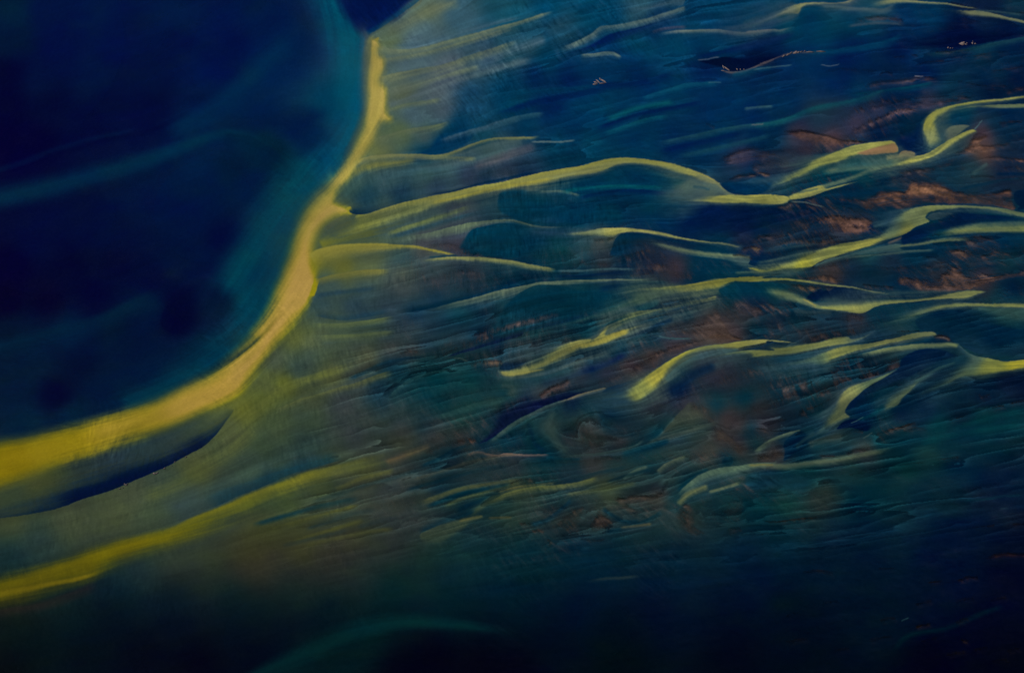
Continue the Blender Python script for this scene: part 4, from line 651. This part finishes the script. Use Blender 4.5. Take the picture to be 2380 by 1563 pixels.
# little bed ripples: direction and strength vary over the delta
def idw(pt, val, s, p=2.0, st=8):
    ax = PX[::st, ::st]; ay = PY[::st, ::st]
    num = np.zeros(ax.shape+(val.shape[1],), np.float32); den = np.zeros(ax.shape, np.float32)
    for q, c in zip(pt, val):
        k = 1/((ax-q[0])**2+(ay-q[1])**2+s*s)**p
        den += k; num += k[..., None]*c
    a = num/den[..., None]
    yi = np.minimum(np.arange(NR)/st, a.shape[0]-1.001); xi = np.minimum(np.arange(NC)/st, a.shape[1]-1.001)
    i = yi.astype(int); j = xi.astype(int); f = (yi-i)[:, None, None].astype(np.float32); g = (xi-j)[None, :, None].astype(np.float32)
    return (a[i][:, j]*(1-g)+a[i][:, j+1]*g)*(1-f)+(a[i+1][:, j]*(1-g)+a[i+1][:, j+1]*g)*f
RIP = np.array([  # survey x, y, angle (degrees, down to the right), strength, brown
 (100,100,0,.05,0),(100,500,0,.05,0),(300,800,0,.05,0),(500,500,0,.06,0),(600,150,20,.06,0),(800,200,0,.06,0),(750,600,40,.05,0),(400,950,20,.12,0),(100,1070,0,.12,0),
 (950,100,50,.5,0),(1150,60,48,1.0,.15),(1300,60,50,1.1,.25),(1250,150,50,1.0,.2),(1000,250,50,.6,.05),(1150,230,52,.8,0),(1500,60,60,.7,.15),(1600,100,60,.6,.15),(1500,200,0,.25,0),(1350,250,10,.25,0),(1700,250,0,.3,0),
 (950,340,70,.4,0),(1250,300,40,.35,0),(950,450,75,.8,.3),(1050,480,80,.8,.4),(1250,460,88,1.0,.3),(1200,580,88,1.0,.5),(1400,570,88,1.0,.5),(1000,640,88,1.0,.5),(900,680,85,.8,.15),(1200,720,86,1.1,.55),(1000,750,84,1.0,.5),(850,760,75,.8,.1),(1100,800,75,1.0,.5),
 (800,900,70,.7,.1),(700,950,70,.8,.05),(950,900,65,.8,.3),(1050,1000,55,1.0,.5),(900,1000,62,.8,.2),(600,1050,65,.7,.1),(500,1120,70,.7,.1),(300,1180,80,.5,.05),(150,1120,85,.8,.05),(300,1050,85,.7,0),(700,1150,60,.6,.25),(900,1200,60,.5,.4),(1100,1180,55,.6,.5),
 (1300,900,80,.9,.5),(1400,950,60,.7,.5),(1600,900,70,.8,.5),(1500,830,60,1.0,.7),(1700,780,45,.8,.6),(1800,720,50,.7,.5),(1500,600,65,1.1,.8),(1600,480,0,.3,0),(1900,530,60,1.0,.8),(2000,300,60,.6,.6),(2100,450,20,.6,.5),(2250,600,30,.7,.7),(2000,720,70,.6,.5),(1850,850,75,.8,.6),(2000,900,70,.9,.6),(2200,850,0,.3,.1),(2200,1000,0,.35,.15),
 (1350,1200,55,.9,.6),(1200,1250,55,.8,.3),(1050,1300,70,.4,.2),(800,1300,80,.4,.3),(500,1330,70,.4,.05),(300,1350,80,.35,0),(1500,1250,50,.7,.3),(1700,1150,40,.8,.6),(1500,1130,30,.7,.6),(1900,1150,20,.5,.3),(1700,1300,10,.4,.1),(2100,1200,10,.4,.2),(2000,1400,20,.4,.1),(1400,1450,0,.15,0),(1000,1450,0,.1,0),(600,1450,0,.1,0),(200,1450,70,.25,0),(1700,1500,0,.2,.05),(2300,1500,20,.35,.15),(2200,200,0,.4,.25),(2250,80,10,.5,.4),(1900,200,0,.3,.1),(1900,60,20,.3,.1)], np.float32)
rv = idw(RIP, np.stack([np.cos(np.radians(2*RIP[:, 2])), np.sin(np.radians(2*RIP[:, 2])), RIP[:, 3], RIP[:, 4]], 1), 30)
RANG = np.arctan2(rv[..., 1], rv[..., 0])/2+.12*vnoise(30, None, 61); RAMP = rv[..., 2]; RBR = rv[..., 3]
RIPPLE = lic(vnoise(1.2, None, 62)+.7*vnoise(2.6, None, 64), RANG, 4, 1.0)
PATCHY = fbm(34, 3, 71, 60)
RIPPLE = RIPPLE*np.clip(.75+.45*PATCHY, .15, 1.7)

# ------------------------------------------------------------------ tint of the water
BASE = np.array(BASE, np.float32)
COL = idw(BASE[:, :2], BASE[:, 2:], 19, 1.8, 5)
low = smooth((PY-1130)/160)[..., None]; COL = COL*(1-low)+idw(BASE[:, :2], BASE[:, 2:], 60, 2.2, 8)*low
VIS = np.clip(.06+.42*(.7+.6*smooth((PX-1450)/500)*smooth((1250-PY)/200))*RBR*RAMP*(.25+RIPPLE*.75+PATCHY*.45), 0, .6).astype(np.float32)*(RBR > .01)   # how far the bed shows
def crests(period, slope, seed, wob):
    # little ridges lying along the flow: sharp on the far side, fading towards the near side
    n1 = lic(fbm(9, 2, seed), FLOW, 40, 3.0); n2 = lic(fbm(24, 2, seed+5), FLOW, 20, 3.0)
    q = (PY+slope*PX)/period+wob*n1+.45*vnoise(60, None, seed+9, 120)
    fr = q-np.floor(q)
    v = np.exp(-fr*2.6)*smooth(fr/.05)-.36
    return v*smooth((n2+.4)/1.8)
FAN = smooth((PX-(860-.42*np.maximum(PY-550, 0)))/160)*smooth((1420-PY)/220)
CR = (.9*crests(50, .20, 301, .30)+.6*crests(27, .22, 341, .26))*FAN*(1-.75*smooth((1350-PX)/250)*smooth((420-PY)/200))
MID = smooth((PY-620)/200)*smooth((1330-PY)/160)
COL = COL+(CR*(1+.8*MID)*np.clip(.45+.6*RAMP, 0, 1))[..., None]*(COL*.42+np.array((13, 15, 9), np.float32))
BED = np.empty_like(COL); BED[:] = (80, 62, 58)
TAGS = []
def tint(col, tile, win):
    if isinstance(col, tuple): return np.array(col, np.float32)
    ra, rb, ca, cb = win; num = 0; den = 0
    for t, x, y, r, g, b in col:
        px, py = pts(t, '%g,%g' % (x, y))[0]
        k = 1/((WX[ra:rb, ca:cb]-px)**2+(WY[ra:rb, ca:cb]-py)**2+100)**1.6
        den = den+k; num = num+k[..., None]*np.array((r, g, b), np.float32)
    return num/den[..., None]
def lay(win, col, a, bed):
    ra, rb, ca, cb = win; sl = np.s_[ra:rb, ca:cb]
    if bed:
        # a shoal under thin water: broken up by its own ripples
        a2 = np.clip(a*(.80+.18*RIPPLE[sl]+.12*PATCHY[sl]+.20*STREAK[sl]), 0, 1)
        a2 = np.clip(a2-.25*(1-a)*np.clip(-RIPPLE[sl]-PATCHY[sl]*.5, 0, 2), 0, 1)
        BED[sl] += (col-BED[sl])*np.clip(a*2.2, 0, 1)[..., None]
        VIS[sl] = np.maximum(VIS[sl], 0)+(1-VIS[sl])*a2*.85
    else:
        a2 = np.clip(a+.50*STREAK[sl]*a*(1-a)*np.clip(.12+1.5*RAMP[sl], 0, 1)+.20*RIPPLE[sl]*RAMP[sl]*a*(1-a), 0, 1)
        COL[sl] += (col-COL[sl])*a2[..., None]
        VIS[sl] *= 1-a2*.92
def bright(c): return sum(c) if isinstance(c, tuple) else 0
for s, line in zip(SH, LINES):
    if s[0] == 'R':
        _, _, col, a, wu, wd, t0, t1, bed, tag = s
        n = len(line); par = np.linspace(0, 1, n)
        wl = lambda w_: np.interp(par, np.linspace(0, 1, len(w_)), w_)*K if not np.isscalar(w_) else np.full(n, w_*K)
        U, Dn = wl(wu), wl(wd); m = float(max(U.max(), Dn.max()))
        if not bed and bright(col) > 210 and Dn.max() > 1.8*U.max(): m = float(2.6*Dn.max()+8)
        win = window(line[:, 0].min()-m, line[:, 0].max()+m, line[:, 1].min()-m, line[:, 1].max()+m)
        if win is None: continue
        D, S, T = nearest(line, m+1, win)
        tt = T/(n-1); ti = np.arange(n)/(n-1.0)
        wid = np.where(S < 0, np.interp(tt, ti, U), np.interp(tt, ti, Dn))
        f = 1-smooth(D/np.maximum(wid, .8))
        if t0 > 0: f = f*smooth(tt/t0)
        if t1 > 0: f = f*smooth((1-tt)/t1)
        c_ = tint(col, None, win)
        if not bed and bright(col) > 210 and wd is not None and Dn.max() > 1.8*U.max():
            g = 2.6*np.interp(tt, ti, Dn)+8
            h = np.where(S < 0, f, np.clip(1-D/g, 0, 1)**1.8)
            h = h*(smooth(tt/max(t0, .1))*smooth((1-tt)/max(t1, .1)))
            lay(win, c_*.52+np.array((2, 16, 38), np.float32), (h*a*.50).astype(np.float32), 0)
        lay(win, c_, (f*a*.94).astype(np.float32), bed)
    else:
        _, _, col, a, dw, inset, bed, tag, tile = s
        wv = line[:, 2]; line = np.vstack([line, line[:1]]); wv = np.append(wv, wv[0])
        win = window(line[:, 0].min(), line[:, 0].max(), line[:, 1].min(), line[:, 1].max())
        if win is None: continue
        plume = bool(tag) and tag.startswith('plume')
        wv = wv+(.9 if plume else .6 if not bed else .7)*np.maximum(0, wv-(9*K if plume or bed else 13*K))
        halo = 64.0 if plume else 0.0
        if inset < 0: halo = 4-inset
        if plume or inset < 0: win = window(line[:, 0].min()-halo, line[:, 0].max()+halo, line[:, 1].min()-halo, line[:, 1].max()+halo)
        reach = max(float(wv.max())+inset+2, halo)
        wq = wv-min(inset, 0)*(wv > 4)
        D, S, T, Q = nearest(line, reach-min(inset, 0), win, wq, inset)
        ra, rb, ca, cb = win; X = WX[ra:rb, ca:cb]; Y = WY[ra:rb, ca:cb]
        ins = np.zeros(X.shape, bool)
        for p, q in zip(line[:-1], line[1:]):
            if p[1] == q[1]: continue
            y0, y1 = min(p[1], q[1]), max(p[1], q[1])
            wn = window(-1e9, 1e9, y0, y1)
            if wn is None: continue
            r0, r1 = max(wn[0], ra)-ra, min(wn[1], rb)-ra
            if r1 <= r0: continue
            yy = Y[r0:r1]; k = (yy >= y0) & (yy < y1)
            ins[r0:r1] ^= k & (X[r0:r1] < (q[0]-p[0])*(yy-p[1])/(q[1]-p[1])+p[0])
        ww = np.interp(T, np.arange(len(wv)), wv)
        f = smooth(np.where(ins, Q, (-D-inset)/np.maximum(np.interp(T, np.arange(len(wq)), wq), .8)))
        c_ = tint(col, tile, win)
        if plume:
            # thin silt drifts out of the soft side of a plume
            sl = np.s_[ra:rb, ca:cb]
            hw = np.clip((ww-2.9)*3.6, .1, halo)
            h = np.where(ins, 1, np.clip(1-D/(hw+1e-3), 0, 1)**1.9)*np.clip(.85+.22*STREAK[sl], 0, 1.2)
            lay(win, c_*.44+np.array((2, 20, 44), np.float32), np.clip(h*.70, 0, 1).astype(np.float32), 0)
            fib = np.clip(.5-.33*STREAK[sl]-.04*RIPPLE[sl], 0, 1)[..., None]*.26
            c_ = c_*np.clip(.98+.05*PATCHY[sl]+.05*STREAK[sl], .84, 1.1)[..., None]
            c_ = c_*(1-fib)+np.array((66, 92, 84), np.float32)*fib
        lay(win, c_, (f*a).astype(np.float32), bed)
        if tag: TAGS.append((tag, win, ins & (f > (.35 if tag != 'lens' else .5))))

# fine grain of the surface
calm = np.clip(1-COL[..., 0]/120, 0, 1)                 # thick silt lies smooth
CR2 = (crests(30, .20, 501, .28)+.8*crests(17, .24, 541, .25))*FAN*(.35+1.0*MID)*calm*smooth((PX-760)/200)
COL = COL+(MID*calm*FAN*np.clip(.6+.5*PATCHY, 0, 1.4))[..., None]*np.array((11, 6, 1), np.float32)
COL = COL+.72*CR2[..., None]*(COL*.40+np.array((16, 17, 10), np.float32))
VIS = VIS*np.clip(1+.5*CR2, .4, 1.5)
lum = COL.mean(2, keepdims=True)
G = (.055*STREAK*(.15+.85*np.clip(RAMP, 0, 1))+.070*RAMP*RIPPLE*(.35+.65*calm)+.018*vnoise(1.3, None, 81)+.028*PATCHY)[..., None]
COL = COL*(1+G)+(RAMP*RIPPLE)[..., None]*np.array((1.3, 1.0, .4), np.float32)+(vnoise(2, None, 82)*.8)[..., None]
hue = fbm(22, 3, 91, 34)[..., None]; COL = COL+hue*np.array((1.0, 1.4, -.8), np.float32)
tealer = smooth((PX-850+.35*PY)/350)[..., None]*np.clip(1-COL[..., :1]/60, 0, 1)
COL = COL*(1+tealer*np.array((0, .05, -.06), np.float32))
sea = smooth((880-.55*PY-PX)/160+.9)[..., None]*np.clip(1-COL[..., :1]/30, 0, 1)
COL = COL*(1+sea*np.array((0, .0, -.08), np.float32))
COL = COL*(1-.30*smooth((PY-1260+.08*(1200-PX))/300))[..., None]  # vignette darkening towards the bottom, put into the water tint
COL = np.clip(COL, .3, 250)
BED = np.clip(BED*(1+.12*RIPPLE[..., None]+.13*STREAK[..., None]), 4, 250)
VIS = np.clip(VIS*(1+.16*np.clip(lic(fbm(7, 2, 421), FLOW, 16, 2.0), -1.8, 1)), 0, .86)
def lin(c):
    c = c/255.0; return np.where(c < .04045, c/12.92, ((c+.055)/1.055)**2.4).astype(np.float32)
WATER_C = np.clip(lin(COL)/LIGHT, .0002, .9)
blot = fbm(20, 4, 401, 34)[..., None]; grit = vnoise(2.2, None, 411)[..., None]
BED = np.clip(BED*(1+.14*blot+.09*grit), 3, 250)
BED = (BED*.78+BED.mean(2, keepdims=True)*.22)*np.array((.96, .99, 1.0), np.float32)
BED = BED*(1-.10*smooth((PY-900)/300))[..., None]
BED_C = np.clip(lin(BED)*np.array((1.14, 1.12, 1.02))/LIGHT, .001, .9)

# ------------------------------------------------------------------ materials
def attr_mat(name, col):
    m = bpy.data.materials.new(name); m.use_nodes = True; t = m.node_tree
    b = t.nodes['Principled BSDF']; at = t.nodes.new('ShaderNodeAttribute'); at.attribute_name = col
    t.links.new(at.outputs['Color'], b.inputs['Base Color'])
    return m, t, b
wm, t, b = attr_mat('silty_water', 'silt')
b.inputs['Roughness'].default_value = .38; b.inputs['IOR'].default_value = 1.33; b.inputs['Specular IOR Level'].default_value = .015
av = t.nodes.new('ShaderNodeAttribute'); av.attribute_name = 'cloudiness'
t.links.new(av.outputs['Fac'], b.inputs['Alpha'])
tc = t.nodes.new('ShaderNodeTexCoord'); nz = t.nodes.new('ShaderNodeTexNoise'); nz.inputs['Scale'].default_value = .9; nz.inputs['Detail'].default_value = 3
mp = t.nodes.new('ShaderNodeMapping'); mp.inputs['Scale'].default_value = (.5, 1, 1)
bp = t.nodes.new('ShaderNodeBump'); bp.inputs['Strength'].default_value = .22; bp.inputs['Distance'].default_value = .25
t.links.new(tc.outputs['Object'], mp.inputs[0]); t.links.new(mp.outputs[0], nz.inputs[0]); t.links.new(nz.outputs[0], bp.inputs['Height']); t.links.new(bp.outputs[0], b.inputs['Normal'])
bm_, t, b = attr_mat('river_sand', 'sand'); b.inputs['Roughness'].default_value = .95; b.inputs['Specular IOR Level'].default_value = .05
fm = bpy.data.materials.new('foam'); fm.use_nodes = True; t = fm.node_tree; b = t.nodes['Principled BSDF']
b.inputs['Roughness'].default_value = .7; b.inputs['Specular IOR Level'].default_value = .1
nz = t.nodes.new('ShaderNodeTexNoise'); nz.inputs['Scale'].default_value = .8; rp = t.nodes.new('ShaderNodeValToRGB')
rp.color_ramp.elements[0].color = (.16, .10, .085, 1); rp.color_ramp.elements[1].color = (.26, .21, .19, 1)
t.links.new(nz.outputs[0], rp.inputs[0]); t.links.new(rp.outputs[0], b.inputs['Base Color'])

# ------------------------------------------------------------------ meshes
def sheet(name, X, Y, Z, faces_mask, attrs, mat, label):
    """the quads of a grid that lie inside faces_mask, as one mesh"""
    n, m = X.shape
    idx = np.arange(n*m).reshape(n, m)
    q = np.stack([idx[1:, :-1], idx[1:, 1:], idx[:-1, 1:], idx[:-1, :-1]], -1)[faces_mask]
    used = np.zeros(n*m, bool); used[q.ravel()] = True
    remap = np.cumsum(used)-1; q = remap[q].astype(np.int32); nv = int(used.sum()); nf = len(q)
    me = bpy.data.meshes.new(name)
    me.vertices.add(nv); me.loops.add(nf*4); me.polygons.add(nf)
    co = np.stack([X.ravel()[used], Y.ravel()[used], Z.ravel()[used]], 1).astype(np.float32)
    me.vertices.foreach_set('co', co.ravel())
    me.loops.foreach_set('vertex_index', q.ravel())
    me.polygons.foreach_set('loop_start', np.arange(0, nf*4, 4, dtype=np.int32))
    me.polygons.foreach_set('use_smooth', np.ones(nf, bool))
    me.update()
    for an, arr in attrs.items():
        if arr.ndim == 3:
            a = me.attributes.new(an, 'FLOAT_COLOR', 'POINT')
            c = np.ones((nv, 4), np.float32); c[:, :3] = arr.reshape(-1, 3)[used]
            a.data.foreach_set('color', c.ravel())
        else:
            a = me.attributes.new(an, 'FLOAT', 'POINT'); a.data.foreach_set('value', arr.ravel()[used].astype(np.float32))
    me.materials.append(mat); me.validate()
    o = bpy.data.objects.new(name, me); sc.collection.objects.link(o)
    o['kind'] = 'structure'; o['label'] = label
    return o
# far water carries the tint of the rim outwards, on rings of coarse cells
def extend(g, far, k=9):
    a = np.geomspace(6, far, k); return np.concatenate([g[0]+np.sign(g[0]-g[-1])*a[::-1], g, g[-1]+np.sign(g[-1]-g[0])*a])
KX = 9
XE, YE = np.meshgrid(extend(gx, 9000, KX), extend(gy, 9000, KX))
pad = lambda a: np.pad(a, ((KX, KX), (KX, KX))+((0, 0),)*(a.ndim-2), mode='edge')
ZE = np.zeros_like(XE)
def ring(a):        # far out the water is plain deep blue
    r = np.zeros(XE.shape, np.float32); r[KX:-KX, KX:-KX] = 1
    iy = np.minimum(np.arange(XE.shape[0]), np.arange(XE.shape[0])[::-1])[:, None]; ix = np.minimum(np.arange(XE.shape[1]), np.arange(XE.shape[1])[::-1])[None, :]
    f = np.clip((np.minimum(iy, ix)-2)/(KX-1.0), 0, 1)**2
    return a*f[..., None]+np.array((.0012, .016, .062), np.float32)*(1-f[..., None])
cells = np.zeros((NR-1, NC-1), np.int32)
names = {}
cell = lambda a: a[:-1, :-1]
# open deep water left of the main current
lagoon = (PX < 900) & (COL[..., 2] > 1.9*COL[..., 0]+20) & (PY < 1060-.30*PX) & (PX < 880-.00*PY)
TG = {'main': ('silt_current', 'broad mustard yellow current of silt bending down through the left half of the water'),
      'tongue': ('silt_current', 'short mustard yellow tongue of silt at the lower left corner, below the broad current'),
      'lens': ('dark_pool', 'long navy blue pool with a sharp lower edge under the broad yellow current')}
k = 0
for tag, win, msk in TAGS:
    ra, rb, ca, cb = win
    k += 1
    cm = np.zeros((NR, NC), bool); cm[ra:rb, ca:cb] = msk
    cells[cell(cm)] = k
    if tag in TG: names[k] = TG[tag]
    else: names[k] = ('silt_plume', tag.split(':')[1])
full = pad_c = np.zeros((NR-1+2*KX, NC-1+2*KX), np.int32); full[KX:-KX, KX:-KX] = cells
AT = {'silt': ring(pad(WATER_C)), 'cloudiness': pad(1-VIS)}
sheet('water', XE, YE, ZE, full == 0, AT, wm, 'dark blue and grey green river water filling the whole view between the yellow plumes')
for k, (nm, lb) in names.items():
    if (full == k).sum() > 50:
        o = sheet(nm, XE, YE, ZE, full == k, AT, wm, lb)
        if nm == 'silt_plume': o['group'] = 'yellow silt plumes in the delta'
# the bed below, shallow where it shows
BZ = -(1.0-.12*VIS-.03*np.clip(RIPPLE, -2, 2)*RAMP-.10*PATCHY)
BZ = np.minimum(BZ, -.12)
sub = lambda a: a[::2, ::2]
XB, YB = np.meshgrid(extend(gx[::2], 9000, KX), extend(gy[::2], 9000, KX))
ZB = pad(sub(BZ))
sheet('riverbed', XB, YB, ZB, np.ones((XB.shape[0]-1, XB.shape[1]-1), bool), {'sand': pad(sub(BED_C))}, bm_, 'rust brown sand bed showing through the shallow water at the right')

# ------------------------------------------------------------------ foam on the water: flecks of white where it breaks
def foam(name, label, tile, strokes, cat='foam', group='white flecks of foam on the water'):
    c0 = np.mean([pts(tile, '%g,%g' % s[0:2])[0] for s in strokes], 0); ox, oy = ground(*c0)
    root = bpy.data.objects.new(name, None); sc.collection.objects.link(root); root.location = (ox, oy, .012)
    root['label'] = label; root['category'] = cat; root['group'] = group
    for s in strokes:
        V = []; F = []
        (x0, y0), (x1, y1) = pts(tile, '%g,%g %g,%g' % tuple(s[:4])); wd = s[4]*K
        a = np.array([x0, y0]); e = np.array([x1, y1])-a; L = np.hypot(*e)+1e-6; nrm = np.array([-e[1], e[0]])/L
        n = 7
        for i in range(n):
            t_ = i/(n-1); r = wd*(math.sin(math.pi*min(1, t_*1.0+.06))**.7)*(.75+.5*rng.random())+.05
            c = a+e*t_+nrm*wd*.5*(rng.random()-.5)
            hz = .10+.25*math.sin(math.pi*t_)*min(1, wd)
            for o, z in ((-1, .01), (-.5, .7), (0, 1), (.5, .7), (1, .01)):
                gx_, gy_ = ground(*(c+nrm*r*o)); V.append((gx_-ox, gy_-oy, z*hz))
        for i in range(n-1):
            for kk in range(4):
                q = i*5+kk; F.append((q, q+1, q+6, q+5))
        me = bpy.data.meshes.new('fleck'); me.from_pydata(V, [], F); me.update()
        me.polygons.foreach_set('use_smooth', np.ones(len(F), bool)); me.materials.append(fm)
        o = bpy.data.objects.new('fleck', me); sc.collection.objects.link(o); o.parent = root
foam('foam_patch', 'lone patch of slanting white foam flecks in open dark blue water', '20',
     [(790,722,832,722,6),(800,700,835,716,5),(820,684,856,718,5),(848,668,862,690,4),(862,680,905,710,6),(885,690,905,712,5),(850,716,900,714,4),(806,712,828,690,3)])
foam('foam_patch', 'white spray at the left tip of the long foam line', '20',
     [(1905,560,1918,590,4),(1918,572,1962,606,4),(1940,590,1968,606,4),(2025,588,2034,602,4),(2055,590,2060,603,3),(1892,604,1930,612,3),(2085,592,2092,600,3)])
foam('foam_crest', 'long thin line of pinkish white foam with spray on its crest', '30',
     [(265,490,300,470,5),(275,486,285,470,3),(300,476,345,458,6),(310,468,320,460,3),(340,458,352,443,4),(360,458,405,446,8),(380,450,396,438,6),(396,452,420,444,6),(420,448,445,440,4),(455,444,468,434,4),(560,440,640,444,4),(470,446,545,446,4)])
foam('foam_patch', 'bright white foam fleck at the near edge of the almost black pool', '30',
     [(1785,372,1830,384,7),(1800,364,1838,378,6),(1818,360,1840,366,4),(1835,376,1856,384,4),(1848,366,1860,372,2)])
foam('foam_patch', 'pair of small foam dots just right of the bright white fleck', '30',
     [(1896,364,1906,378,5),(1918,372,1934,378,4),(1902,352,1906,358,2)])
foam('foam_patch', 'faint row of foam dots left of the bright white fleck', '30',
     [(1685,408,1700,410,5),(1706,414,1720,412,4),(1726,414,1736,412,3)])
foam('foam_patch', 'forked pale fleck of foam on the edge of the long navy pool, leftmost there', '02',
     [(1064,1338,1086,1352,3),(1100,1332,1084,1352,3),(1072,1356,1098,1350,3),(1018,1384,1040,1380,3),(1050,1378,1062,1374,2)])
foam('foam_patch', 'largest pale fleck of foam on the edge of the long navy pool', '02',
     [(1312,1250,1334,1252,6),(1336,1254,1362,1242,5),(1318,1258,1340,1256,3)])
foam('foam_patch', 'small pale fleck of foam second from right along the lower edge of the navy pool', '02',
     [(1404,1210,1420,1206,5),(1412,1200,1414,1214,3),(1470,1186,1476,1184,3)])
foam('foam_patch', 'pair of tiny foam dots at the right end of the long navy pool', '02',
     [(1494,1152,1508,1154,3),(1590,1112,1604,1110,4)])
